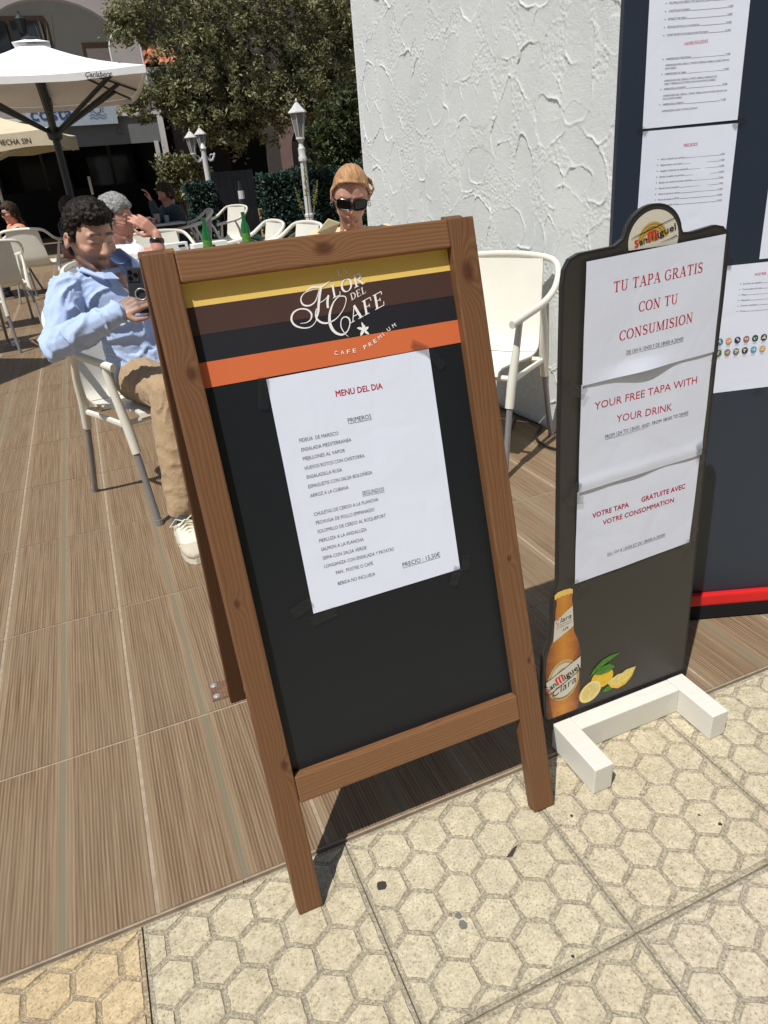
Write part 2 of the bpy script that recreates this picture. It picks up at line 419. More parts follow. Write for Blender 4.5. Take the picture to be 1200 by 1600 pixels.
M['sock'] = cloth_mat('grey_sock', (.09,.095,.12), .1, .3)
M['shoe'] = plain('white_leather', (.68,.65,.55), .5, .4, var=.05)
M['shoe_beige'] = plain('beige_suede', (.50,.45,.36), .8, .2, var=.08)
M['lace'] = plain('cream_lace', (.70,.66,.52), .8, .2)
M['lens'] = plain('dark_lens', (.006,.006,.007), .12, .25)
M['frame_black'] = plain('black_acetate', (.012,.01,.01), .25, .6)
M['phone'] = plain('graphite_phone', (.035,.04,.05), .2, .6)
M['phone_ring'] = plain('grey_ring', (.30,.31,.33), .35, .6)

def skin_mat(name, c, stubble=None):
    """skin; the 'tint' attribute reddens lips, darkens beard shadow and brows"""
    m, nt, b = newmat(name); v = coords(nt)
    n = noise_(nt, v, 26., 4, .6)
    col = ramp(nt, n, [(.3, (c[0]*.90, c[1]*.83, c[2]*.80)), (.7, c)])
    at_ = nt.nodes.new('ShaderNodeAttribute'); at_.attribute_name = 'tint'
    sp = nt.nodes.new('ShaderNodeSeparateColor'); nt.links.new(at_.outputs['Color'], sp.inputs[0])
    col = mixc(nt, sp.outputs[0], col, (c[0]*.72, c[1]*.42, c[2]*.42))
    col = mixc(nt, sp.outputs[1], col, stubble or (c[0]*.42, c[1]*.40, c[2]*.42))
    col = mixc(nt, sp.outputs[2], col, (.018,.012,.010))
    nt.links.new(col, b.inputs['Base Color']); b.inputs['Roughness'].default_value = .5; b.inputs['Specular IOR Level'].default_value = .4
    b.inputs['Subsurface Weight'].default_value = .08; b.inputs['Subsurface Radius'].default_value = (.01,.004,.002)
    bump(nt, b, noise_(nt, v, 300., 3), .15, .002)
    return m
M['skin_a'] = skin_mat('tanned_skin', (.54,.335,.25))
M['skin_b'] = skin_mat('ruddy_skin', (.54,.28,.21))
M['skin_c'] = skin_mat('sunned_skin', (.60,.34,.25))
def hair_mat(name, dark, light, sc=(90, 90, 9)):
    m, nt, b = newmat(name); v = coords(nt, sc)
    n = noise_(nt, v, 1., 4, .65, .4)
    nt.links.new(ramp(nt, n, [(.3, dark), (.7, light)]), b.inputs['Base Color'])
    b.inputs['Roughness'].default_value = .6; b.inputs['Specular IOR Level'].default_value = .22
    bump(nt, b, n, .35, .002)
    return m
M['hair_black'] = hair_mat('dark_curly_hair', (.005,.004,.003), (.020,.013,.010), (60,60,60))
M['hair_grey'] = hair_mat('grey_hair', (.09,.09,.09), (.42,.42,.41), (70,70,70))
M['hair_blond'] = hair_mat('dark_blond_hair', (.24,.115,.05), (.56,.34,.18), (150,26,9))
M['hair_brown'] = hair_mat('brown_hair', (.015,.009,.006), (.06,.035,.022), (60,60,12))

# ================================================================== GROUND
def clip_poly(poly, x0, x1, y0, y1):
    def cut(P, f, inter):
        out = []
        for i in range(len(P)):
            a, b = P[i], P[(i+1) % len(P)]
            if f(a): out.append(a)
            if f(a) != f(b): out.append(inter(a, b))
        return out
    def ix(v):
        return lambda a, b: (v, a[1]+(b[1]-a[1])*(v-a[0])/(b[0]-a[0]))
    def iy(v):
        return lambda a, b: (a[0]+(b[0]-a[0])*(v-a[1])/(b[1]-a[1]), v)
    for f, g in ((lambda p: p[0] >= x0, ix(x0)), (lambda p: p[0] <= x1, ix(x1)), (lambda p: p[1] >= y0, iy(y0)), (lambda p: p[1] <= y1, iy(y1))):
        if len(poly) < 3: return []
        poly = cut(poly, f, g)
    return poly

TW = .4065                                   # paving slab pitch
def slab_mesh(name, dy0, seed):
    """hexagon-embossed slab; dy0: y of the lower edge inside the 0.4 m pattern (cut slabs start later)"""
    rr = random.Random(seed); mb = MB(); g = .0015; x1 = TW-g; y0 = g; y1 = .400-g
    top = .0; gr = -.0027
    mb.quad((g, y0, gr), (x1, y0, gr), (x1, y1, gr), (g, y1, gr), 1)
    for a, b in (((g, y0), (x1, y0)), ((x1, y0), (x1, y1)), ((x1, y1), (g, y1)), ((g, y1), (g, y0))):
        mb.quad((a[0], a[1], -.02), (b[0], b[1], -.02), (b[0], b[1], gr), (a[0], a[1], gr), 1)
    # thin raised lip along the four edges
    P = TW/5; RH = P*.866; R = .0418
    for k in range(-3, 4):
        cy = .2 + k*RH; off = 0 if k % 2 == 0 else P/2
        for j in range(-1, 7):
            cx = j*P + off
            hexa = [(cx+R*math.sin(i*math.pi/3), cy+R*math.cos(i*math.pi/3)) for i in range(6)]
            hexa = [(x+rr.uniform(-.0009, .0009), y+rr.uniform(-.0009, .0009)) for x, y in hexa]
            pl = clip_poly(hexa, .009, TW-.009, .010, .390)
            if len(pl) < 3: continue
            area = abs(sum(pl[i][0]*pl[(i+1) % len(pl)][1]-pl[(i+1) % len(pl)][0]*pl[i][1] for i in range(len(pl))))/2
            if area < .0004: continue
            mx = sum(p[0] for p in pl)/len(pl); my = sum(p[1] for p in pl)/len(pl); n = len(pl)
            fine_ = []                                   # crumbly outline
            for i in range(n):
                (xa, ya), (xb, yb_) = pl[i], pl[(i+1) % n]; m_ = max(1, int(math.hypot(xb-xa, yb_-ya)/.0065))
                for q in range(m_):
                    t = q/m_; jj = .0008 if q else .0003; fine_.append((xa+(xb-xa)*t+rr.uniform(-jj, jj), ya+(yb_-ya)*t+rr.uniform(-jj, jj)))
            pl = fine_; n = len(pl)
            inn = [(mx+(x-mx)*.945, my+(y-my)*.945) for x, y in pl]; h = top+rr.uniform(-.0007, .0003)
            gone = rr.uniform(0, 6.28)
            for i in range(n):                           # dark line painted in for the shade at the foot of the step
                (xa, ya), (xb, yb_) = pl[i], pl[(i+1) % n]
                if rr.random() < .40: continue
                a_ = 1+rr.uniform(.012, .050)/1.0; c_ = 1+rr.uniform(.012, .050)
                mb.add([(xa, ya, gr+.0003), (xb, yb_, gr+.0003), (mx+(xb-mx)*c_, my+(yb_-my)*c_, gr+.0003), (mx+(xa-mx)*a_, my+(ya-my)*a_, gr+.0003)], [(0, 1, 2, 3)], 2)
            vs = [(x, y, gr) for x, y in pl]+[(x, y, h) for x, y in inn]
            mb.add(vs, [tuple(range(n, 2*n))], 0); mb.add(vs, [(i, (i+1) % n, (i+1) % n+n, i+n) for i in range(n)], 0)
    me = bpy.data.meshes.new(name); me.from_pydata(mb.v, [], mb.f)
    me.materials.append(M['slab_top']); me.materials.append(M['slab_groove']); me.materials.append(M['crevice']); me.polygons.foreach_set('material_index', mb.m); me.update()
    return me

gb = MB(); gb.quad((-60, -12, -.008), (60, -12, -.008), (60, .968, -.008), (-60, .968, -.008))
pave = tag(gb.build('pavement', M['joint_dirt']), 'pale concrete pavement of hexagon-embossed square slabs', kind='structure')
slab_v = [slab_mesh('paving_slab', 0, s) for s in (1, 2, 3)]
for r in range(-3, 1):
    for k in range(-6, 7):
        o = linkmesh('paving_slab', slab_v[(k*2+r) % 3], pave, (.2095+k*TW, .558+r*.4015, .0))
        tn = rnd.uniform(.95, 1.03); o.color = (tn*1.06, tn*.93, tn*.76, 1) if k < -1 or (k == -1 and r == 0 and False) else (tn, tn*rnd.uniform(.985, 1.01), tn*rnd.uniform(.95, 1.02), 1)
        o.rotation_euler = (rnd.uniform(-.0015, .0015), rnd.uniform(-.0015, .0015), 0); o.location.z += rnd.uniform(-.0006, .0004)
fb = MB()                                     # slabs out to the distance, too far off to tell apart
for x in range(-18, 19):
    for r in range(-20, 1):
        if -6 <= x < 7 and r >= -3: continue
        X, Y = .2095+x*TW, .558+r*.4015
        fb.quad((X+.002, Y+.002, 0), (X+TW-.002, Y+.002, 0), (X+TW-.002, Y+.397, 0), (X+.002, Y+.397, 0))
tag(fb.build('outer_slabs', M['slab_top'], pave), kind='stuff')
for cx, cy, r, c in ((596, 1384, .0105, 0), (723, 1445, .008, 1), (716, 1431, .006, 1), (1125, 1288, .004, 0), (893, 1275, .003, 0), (1092, 1274, .0025, 0), (895, 1495, .003, 0)):
    p = atz(cx, cy); mb = MB(); rr = random.Random(cx)
    ring = [(p.x+r*(1+rr.uniform(-.2, .2))*math.cos(a), p.y+r*(1+rr.uniform(-.2, .2))*math.sin(a), .0012) for a in [i*.4488 for i in range(14)]]
    mb.add(ring, [tuple(range(14))]); mb.build('stain', plain('gum_stain', (.045,.042,.038) if c == 0 else (.16,.17,.15), .8, .2), pave)

sl = [atz(x, y) for x, y in ((801, 1326), (809, 1320), (800, 1338), (791, 1340))]; mb = MB(); mb.add([(p.x, p.y, .0012) for p in sl], [(0, 1, 2, 3)]); mb.build('stain', plain('dark_chip', (.06,.05,.04), .9, .1), pave)
# terrace of wood-look tiles
TX, TY, TX0, TY0 = .343, .6355, -.1655, 1.4725
tb = MB(); tb.quad((-60, .968, -.0014), (60, .968, -.0014), (60, 60, -.0014), (-60, 60, -.0014)); tb.quad((-60, .960, -.03), (60, .960, -.03), (60, .9685, -.0014), (-60, .9685, -.0014))
terr = tag(tb.build('terrace_floor', M['grout']), 'terrace floor of ribbed brown wood-look tiles with beige grout', kind='structure')
def tile_mesh(y1):
    mb = MB(); g = .0030; w = TX/2-g; e = .002; s = .0065; d = .0005
    xs = [(-w, -.003), (-w+e, 0), (-s-.0012, 0), (-s, -d), (s, -d), (s+.0012, 0), (w-e, 0), (w, -.003)]
    vs = [(x, g, z) for x, z in xs]+[(x, y1-g, z) for x, z in xs]; n = len(xs)
    mb.add(vs, [(i, i+1, i+1+n, i+n) for i in range(n-1)])
    me = bpy.data.meshes.new('floor_tile'); me.from_pydata(mb.v, [], mb.f); me.materials.append(M['deck']); me.update(); return me
tm = tile_mesh(TY); tmc = tile_mesh(TY0-.9655)
cnt = 0; far = MB()
for r in range(-1, 44):
    for k in range(-16, 22):
        X = TX0+(k+.5)*TX; Y = TY0+r*TY
        if (-3 <= k <= 5 and r < 14) or (-5 <= k <= 10 and 14 <= r < 24 and r < 18) or (k in (-4, 6, 7, 8) and r < 14):
            me = tmc if r < 0 else tm; Y = .9655 if r < 0 else Y
            o = linkmesh('floor_tile', me, terr, (X, Y, rnd.uniform(-.0002, .0003))); cnt += 1
        else:
            yy = .972 if r < 0 else Y; far.box((X-TX/2+.003, yy+.003, -.0027), (X+TX/2-.003, Y+TY-.003, 0))
tag(far.build('outer_tiles', M['deck'], terr), kind='stuff')
# slim beige trim where terrace and pavement meet
tr_ = MB(); x = -6
while x < 6:
    tr_.box((x, .9618, -.01), (x+.998, .9652, .0008+rnd.uniform(0, .0008)), bev=.0008); x += 1.0
tr_.build('edge_trim', plain('trim_beige', (.36,.29,.22), .9, .1, var=.25, vs=30), terr)

# ================================================================== TEXTURED WHITE WALL
def plaster_wall():
    X = 1.91; y0, y1, z0, z1 = 1.70, 4.955, 0.0, 2.95
    ny, nz = 740, 670
    ys = np.linspace(y0, y1, ny); zs = np.linspace(z0, z1, nz); Yg, Zg = np.meshgrid(ys, zs)
    h = np.zeros_like(Yg); rg = np.random.RandomState(5)
    inside = np.zeros_like(Yg)
    pts = []
    for gy in np.arange(y0+.03, y1, .175):
        for gz in np.arange(.0, z1, .185):
            pts.append((gy+rg.uniform(-.07, .07), gz+rg.uniform(-.08, .08)))
    rg.shuffle(pts)
    for cy, cz in pts:
        if rg.rand() < .04: continue
        a = rg.uniform(.080, .165); b = rg.uniform(.050, .100); th = rg.normal(0, .55)
        dy, dz = Yg-cy, Zg-cz
        u = dz*math.cos(th)+dy*math.sin(th); v = -dz*math.sin(th)+dy*math.cos(th)
        taper = 1.0+.45*np.clip(u/a, -1, 1)*rg.choice([-1, 1])
        ang = np.arctan2(v, u)
        wob = 1+.10*np.sin(ang*2+rg.uniform(0, 6))+.05*np.sin(ang*5+rg.uniform(0, 6))+.025*np.sin(ang*11+rg.uniform(0, 6))
        r = np.sqrt((u/a)**2+(v/(b*taper))**2)/wob
        ph = rg.uniform(0, 6.28)
        amp = rg.uniform(.0020, .0044)*np.clip(.45+.65*np.cos(ang-ph)+.30*np.sin(ang*3+ph), 0.0, 1.25)
        m = r < 1.0
        h = np.where(m, h*.25+rg.uniform(-.0012, .0012), h)
        inside = np.where(m, 1.0, inside)
        h += amp*np.exp(-((r-1.03)/.030)**2) + amp*.45*np.exp(-np.clip(r-1.03, 0, 9)/.13)*(r > 1.03)
    st = rg.rand(nz, ny)
    k = (st+np.roll(st, 1, 0)+np.roll(st, 1, 1)+np.roll(st, -1, 0)+np.roll(st, -1, 1))/5
    h += (k-.5)*np.where(inside > .5, .0014, .0056)
    Xg = X-h-.004
    verts = np.stack([Xg.ravel(), Yg.ravel(), Zg.ravel()], 1)
    idx = np.arange(nz*ny).reshape(nz, ny)
    f = np.stack([idx[:-1, :-1].ravel(), idx[1:, :-1].ravel(), idx[1:, 1:].ravel(), idx[:-1, 1:].ravel()], 1)
    me = bpy.data.meshes.new('plaster_face'); me.from_pydata(verts.tolist(), [], f.tolist()); me.materials.append(M['plaster'])
    me.polygons.foreach_set('use_smooth', [True]*len(me.polygons)); me.update()
    root = MB(); root.box((X+.003, 1.70, -.01), (X+3.2, y1-.002, 3.6), bev=.01)
    r = root.build('textured_wall', M['plaster'])
    tag(r, 'white wall with leaf-shaped trowel marks in the plaster behind the menu board', 'wall')
    o = bpy.data.objects.new('plaster_face', me); COL.objects.link(o); o.parent = r
    # rounded end corner
    mb = MB(); mb.tube([(X+.004, y1-.006, 0), (X+.006, y1-.005, 3.5)], .012, 8); mb.build('corner_bead', M['plaster'], r)
plaster_wall()

# ================================================================== LETTERING
def add_text(acc, s, u0, v0, u1, v1, cap, y, bold=0., shear=0., fit=True, mi=0, heavy=False):
    """real letter shapes in the board's own plane: baseline from (u0,v0) to (u1,v1), capitals 'cap' high"""
    if 'M' in s: bold = 0.
    cu = bpy.data.curves.new('t', 'FONT'); cu.body = s; cu.size = 1.0; cu.resolution_u = 2; cu.offset = bold; cu.shear = shear
    o = bpy.data.objects.new('t', cu); me = o.to_mesh()
    if len(me.vertices) == 0: o.to_mesh_clear(); bpy.data.objects.remove(o); return
    xs = [v.co.x for v in me.vertices]; a, b = min(xs), max(xs)
    L = math.hypot(u1-u0, v1-v0); an = math.atan2(v1-v0, u1-u0)
    ky = cap/.70; kx = L/(b-a) if fit else ky
    ca, sa = math.cos(an), math.sin(an); vs = []
    for v in me.vertices:
        x = (v.co.x-a)*kx; z = v.co.y*ky
        vs.append((u0+x*ca-z*sa, y, v0+x*sa+z*ca))
    pf = [tuple(p.vertices) for p in me.polygons]; acc.add(vs, pf, mi)
    if heavy:
        for q, (du, dv) in enumerate(((.055, 0), (0, .045))): acc.add([(x+du*cap, yy-.00002*(q+1), z+dv*cap) for x, yy, z in vs], pf, mi)
    o.to_mesh_clear(); bpy.data.objects.remove(o); bpy.data.curves.remove(cu)

def strokes_poly(pts, ws, n=1):
    """variable width ribbon through 2-D points (Catmull-Rom smoothed)"""
    P = [Vector(p).to_2d() for p in pts]; out = []; W = []
    if n > 1 and len(P) > 2:
        for i in range(len(P)-1):
            p0, p1, p2, p3 = P[max(i-1, 0)], P[i], P[i+1], P[min(i+2, len(P)-1)]
            for k in range(n):
                t = k/n
                q = .5*((2*p1)+(p2-p0)*t+(2*p0-5*p1+4*p2-p3)*t*t+(3*p1-p0-3*p2+p3)*t**3)
                out.append(q); W.append(ws[i]*(1-t)+ws[i+1]*t)
        out.append(P[-1]); W.append(ws[-1])
    else: out, W = P, list(ws)
    L = []; Rr = []
    for i, p in enumerate(out):
        t = (out[min(i+1, len(out)-1)]-out[max(i-1, 0)]); t.normalize(); nn = Vector((-t.y, t.x))*W[i]/2
        L.append(p+nn); Rr.append(p-nn)
    return L, Rr
GZ = [0.0]
def ribbon(acc, pts, ws, y, T=lambda x, z: (x, z), n=6, mi=0):
    L, Rr = strokes_poly(pts, ws, n); GZ[0] = (GZ[0]+.000012) % .0003; yy = y-GZ[0]; k = len(L)
    vs = [(*T(p.x, p.y), ) for p in L]+[(*T(p.x, p.y), ) for p in Rr]
    vs = [(a, yy, b) for a, b in vs]
    acc.add(vs, [(i, i+1, k+i+1, k+i) for i in range(k-1)], mi)

def arc(cx, cy, rx, ry, a0, a1, w, n=12):
    pts = []; ws = []
    for i in range(n+1):
        a = R_(a0+(a1-a0)*i/n); pts.append((cx+rx*math.cos(a), cy+ry*math.sin(a)))
        ws.append(w*(.35+.65*abs(math.cos(a))))
    return pts, ws
def line(x0, y0, x1, y1, w): return [(x0, y0), (x1, y1)], [w, w]
def put_line(kind, parent, surf, s, *a, serif=False, under=False, **kw):
    if not serif and a[4] > .0095 and a[4] < .0140: kw['heavy'] = True
    g = MB(); (serif_text if serif else add_text)(g, s, *a, **kw)
    if under:
        u0, v0, u1, v1 = a[0:4]; uline(g, u0-.0003, v0-.0016, u1+.0003, v1-.0016, .0006, a[5])
    on_sheet(g, *surf).build(kind, M['ink_red'] if kind[0] == 'r' else M['ink_grey'], parent)
def uline(acc, u0, v0, u1, v1, w, y): acc.add([(u0, y, v0), (u1, y, v1), (u1, y, v1-w), (u0, y, v0-w)], [(0, 1, 2, 3)])
SER = {
 'T': (.85, [line(.42,0,.42,.98,.16), line(.04,.96,.80,.96,.075), line(.07,.74,.06,.97,.05), line(.77,.74,.78,.97,.05), line(.24,.025,.60,.025,.05)]),
 'U': (.92, [line(.20,.32,.20,1,.15), line(.72,.32,.72,1,.08), arc(.46,.32,.26,.30,180,360,.13), line(.02,.975,.38,.975,.05), line(.56,.975,.88,.975,.05)]),
 'A': (.90, [line(.13,0,.43,1,.06), line(.42,1,.76,0,.16), line(.23,.34,.64,.34,.06), line(-.02,.025,.28,.025,.05), line(.54,.025,.92,.025,.05)]),
 'P': (.76, [line(.20,0,.20,1,.15), arc(.36,.72,.30,.255,-90,90,.15), line(.04,.97,.38,.97,.055), line(.2,.465,.38,.465,.055), line(.02,.025,.40,.025,.05)]),
 'R': (.90, [line(.20,0,.20,1,.15), arc(.36,.74,.28,.235,-90,90,.15), line(.04,.97,.38,.97,.055), line(.2,.505,.38,.505,.055), line(.02,.025,.38,.025,.05), line(.40,.50,.74,.04,.14), line(.66,.025,.92,.025,.05)]),
 'G': (.92, [arc(.46,.50,.38,.48,48,322,.15), line(.76,.08,.76,.42,.13), line(.56,.43,.90,.43,.05), line(.75,.68,.75,.96,.05)]),
 'I': (.42, [line(.21,0,.21,1,.15), line(.02,.975,.40,.975,.05), line(.02,.025,.40,.025,.05)]),
 'S': (.68, [arc(.34,.74,.22,.235,35,250,.15), line(.24,.58,.46,.42,.16), arc(.34,.265,.24,.245,70,-145,.15), line(.57,.70,.57,.94,.045), line(.09,.06,.09,.30,.045)]),
 'C': (.82, [arc(.46,.50,.38,.48,45,318,.15), line(.75,.66,.75,.95,.05)]),
 'O': (.94, [arc(.46,.50,.38,.48,0,360,.16,20)]),
 'N': (.94, [line(.16,0,.16,.98,.07), line(.14,1,.74,.0,.15), line(.74,0,.74,.98,.07), line(.02,.975,.24,.975,.05), line(.02,.025,.32,.025,.05), line(.58,.975,.90,.975,.05)]),
 'M': (1.10, [line(.15,0,.17,1,.065), line(.17,1,.53,.02,.15), line(.53,.02,.88,1,.06), line(.90,0,.90,1,.15), line(.02,.025,.30,.025,.05), line(.74,.025,1.06,.025,.05), line(.02,.975,.22,.975,.05), line(.86,.975,1.06,.975,.05)]),
 'D': (.90, [line(.20,0,.20,1,.15), arc(.32,.50,.46,.475,-90,90,.16), line(.04,.975,.34,.975,.05), line(.04,.025,.34,.025,.05)]),
 'E': (.80, [line(.20,0,.20,1,.15), line(.04,.975,.68,.975,.055), line(.2,.51,.50,.51,.05), line(.04,.025,.70,.025,.055), line(.69,.02,.72,.27,.05), line(.66,.98,.67,.76,.05), line(.50,.40,.50,.62,.045)]),
 'F': (.74, [line(.20,0,.20,1,.15), line(.04,.975,.66,.975,.055), line(.2,.50,.50,.50,.05), line(.04,.025,.40,.025,.05), line(.65,.98,.67,.74,.05), line(.50,.39,.50,.61,.045)]),
 'L': (.74, [line(.20,0,.20,1,.15), line(.02,.975,.40,.975,.05), line(.04,.025,.64,.025,.055), line(.63,.02,.67,.28,.05)]),
 ' ': (.38, []),
}
def serif_text(acc, s, u0, v0, u1, v1, cap, y, shear=0., mi=0, gap=.06):
    tot = sum(SER[c][0]+gap for c in s)-gap; L = math.hypot(u1-u0, v1-v0); kx = L/tot
    an = math.atan2(v1-v0, u1-u0); ca, sa = math.cos(an), math.sin(an); x = 0
    for c in s:
        adv, st = SER[c]
        for pts, ws in st:
            k = len(pts); xx = x
            T = lambda a, b: (lambda X, Z: (u0+X*ca-Z*sa, v0+X*sa+Z*ca))((xx+a+shear*b)*kx, b*cap)
            ribbon(acc, pts, ws, y, T, n=1, mi=mi)
        x += adv+gap

# ================================================================== A-BOARD (menu easel)
LEAN = R_(15.5)
ab = empty('menu_easel', (0, .845, 0), (-LEAN, 0, 0), 'wooden A-frame easel board with coffee stripes and the MENU DEL DIA sheet', 'sandwich board')
XL, XR, W = .0795, .6460, .0475
TH_ = .027
def board(name, a, b, mat, parent, bev=.003): 
    cx = [(a[i]+b[i])/2 for i in range(3)]; mb = MB()
    mb.box([a[i]-cx[i] for i in range(3)], [b[i]-cx[i] for i in range(3)], bev=bev)
    return mb.build(name, mat, parent, loc=cx)
zc = (0+1.19)/2
w1 = wood_mat('pine_left', [(.008, 1.005-zc, .010), (.012, .305-zc, .009), (-.004, .62-zc, .007)], 'Z', seed=3.1)
w2 = wood_mat('pine_right', [(.000, 1.098-zc, .0165), (.0, .56-zc, .006), (.012, .34-zc, .006)], 'Z', seed=8.4)
WB = dict(base=(.185,.085,.037), dark=(.075,.030,.014), light=(.28,.145,.068))
w3 = wood_mat('pine_top', [(.000, .003, .0145), (.21, -.012, .007)], 'X', seed=1.7, **WB)
w4 = wood_mat('pine_low', [(-.115, .002, .011), (.165, .014, .016)], 'X', seed=5.5, **WB)
w5 = wood_mat('pine_rear', [(0.0, .3, .01)], 'Z', seed=12.5, base=(.115,.05,.022), dark=(.05,.02,.009), light=(.18,.085,.04))
board('stile', (XL, 0, 0.001), (XL+W, TH_, 1.190), w1, ab)
board('stile', (XR-W-.003, 0, 0.001), (XR, TH_, 1.190), w2, ab)
board('top_rail', (XL+W+.0006, .0004, 1.1425), (XR-W-.0036, TH_-.0004, 1.1895), w3, ab)
board('bottom_rail', (XL+W+.0006, .001, .2205), (XR-W-.0036, TH_-.0004, .2745), w4, ab)
PY = .020
pb = MB(); pb.box((XL+W-.006, PY, .268), (XR-W+.006, PY+.006, 1.149)); panel = pb.build('chalkboard_panel', M['black_panel'], ab)
y = PY-.0008
def band(name, v0, v1, mat, u0=.1265, u1=.5970):
    mb = MB(); mb.box((u0, y, v0), (u1, PY+.0005, v1)); return mb.build(name, mat, ab)
band('yellow_stripe', 1.1062, 1.1430, M['yellow']); band('brown_stripe', 1.0630, 1.1060, M['brown'])
band('black_stripe', 1.0202, 1.0628, M['navy']); band('orange_stripe', .9795, 1.0200, M['orange'])
yl = PY-.0014
lg = MB()
Lp = lambda X, Y_: (.2597+(X)*.0001624+.0, 1.1515)  # placeholder, replaced by affine fit below
# affine fit from the zoomed crop (x,y) of the logo to board coordinates
def LT(a, b):
    return (.3859+(a-720)*1.742e-4+(b-210)*3.61e-5, 1.1227+(a-720)*2.62e-5-(b-210)*1.452e-4)
def crv(pts, ws, n=6):
    ribbon(lg, [LT(*p) for p in pts], [w*1.55e-4 for w in ws], yl, n=n)
crv([(360,268),(430,240),(540,262),(670,208)], [2,22,20,2])
crv([(420,270),(345,275),(290,320),(285,385),(335,418),(405,398),(462,330),(505,262)], [5,8,13,20,16,12,8,6])
crv([(525,262),(478,340),(432,430),(398,505),(362,562)], [22,26,26,24,14])
crv([(360,560),(330,605),(265,640),(190,625),(130,570),(122,500),(165,440),(235,422),(300,450),(325,505),(300,560),(245,582),(185,570)], [8,8,10,14,20,22,18,14,16,20,14,8,4])
crv([(500,505),(520,440),(556,375)], [24,26,20]); crv([(438,425),(500,410),(560,374)], [8,8,8])
crv([(395,470),(365,520),(355,580),(385,635),(450,660),(540,640),(630,578),(690,505),(708,455),(688,432),(640,425),(570,470),(500,560),(462,650),(455,730),(478,795),(530,832),(590,812),(640,750),(655,690),(625,655),(580,670),(548,740),(552,810),(575,878)],
    [8,16,22,22,16,10,8,8,12,12,10,14,24,32,34,28,20,12,12,18,12,10,12,10,3])
serif_text(lg, 'LA', *LT(720,212), *LT(826,200), .0095, yl, .18)
serif_text(lg, 'LOR', *LT(578,425), *LT(948,372), .0200, yl, .22)
serif_text(lg, 'DEL', *LT(748,507), *LT(925,474), .0108, yl, .22)
serif_text(lg, 'AFE', *LT(655,742), *LT(1062,668), .0235, yl, .25)
fc = LT(752, 858)
for an, ln, wd in ((88, .0135, .0042), (148, .0130, .0050), (-140, .0125, .0055), (-58, .0125, .0048), (12, .0100, .0052), (60, .0085, .003)):
    a = R_(an); q = [(fc[0]+ln*t*math.cos(a+.18*t), fc[1]+ln*t*math.sin(a+.18*t)) for t in (0, .35, .7, 1)]
    ribbon(lg, q, [wd*.3, wd, wd*.8, .0002], yl, n=4)
cs = 'CAFE PREMIUM'
for i, c in enumerate(cs):
    t = i/(len(cs)-1); X = 372+t*(1045-372); Yb = 1020+56*math.sin(math.pi*min(1, t*1.04)) - 128*max(0, t-.35)**1.35
    t2 = t+.02; X2 = 372+t2*(1045-372); Yb2 = 1020+56*math.sin(math.pi*min(1, t2*1.04)) - 128*max(0, t2-.35)**1.35
    if c == ' ': continue
    p0 = LT(X, Yb); d = LT(X2, Yb2); an = math.atan2(d[1]-p0[1], d[0]-p0[0]); wd = .0024 if c == 'I' else (.0075 if c != 'M' else .0085)
    wd = .0011 if c == 'I' else wd*.8
    add_text(lg, c, p0[0], p0[1], p0[0]+wd*math.cos(an), p0[1]+wd*math.sin(an), .0068, yl-.00035, bold=.01)
lg.build('coffee_logo', M['print_white'], ab)
# sheet
def wave(u, v, curl, seed): return curl*(.6+.5*math.sin(u*21+seed)*math.sin(v*17+seed*2)+.25*math.sin(u*47+v*39+seed))
def on_sheet(acc, yb, curl, seed):
    acc.v = [(x, yb-wave(x, z, curl, seed)-.00025, z) for x, y, z in acc.v]; return acc
def sheet(name, corners, yb, parent, curl=.0015, n=(22, 30), mat='paper', seed=0, bow=None):
    """paper with slight waves; corners TL,TR,BR,BL in board coordinates"""
    TL, TR, BR, BL = [Vector((c[0], 0, c[1])) for c in corners]; vs = []; nx, nz = n
    for j in range(nz+1):
        for i in range(nx+1):
            s, t = i/nx, j/nz
            p = (TL*(1-s)+TR*s)*(1-t)+(BL*(1-s)+BR*s)*t
            w = wave(p.x, p.z, curl, seed)
            if bow: w += bow(s, t)
            vs.append((p.x, yb-w, p.z))
    mb = MB(); mb.add(vs, [(j*(nx+1)+i, j*(nx+1)+i+1, (j+1)*(nx+1)+i+1, (j+1)*(nx+1)+i) for j in range(nz) for i in range(nx)])
    o = mb.build(name, M[mat], parent, smooth='all'); return o
menu = empty('menu_sheet'); menu.parent = ab
ys_ = PY-.0012
bpy.data.objects.remove(menu)
menu = sheet('menu_sheet', [(.2300,.9765),(.5300,.9785),(.5230,.5617),(.2269,.5588)], ys_, ab, .0007, seed=3)
yt = ys_-.0016
SM_ = (ys_, .0007, 3)
put_line('red_lettering', menu, SM_, 'MENU DEL DIA', .3434,.9262,.4302,.9247, .0105, yt, bold=.0)
put_line('black_lettering', menu, SM_, 'PRIMEROS', .3562,.8785,.4000,.8779, .0078, yt, under=True)
put_line('black_lettering', menu, SM_, 'SEGUNDOS', .3575,.7470,.3993,.7455, .0074, yt, under=True)
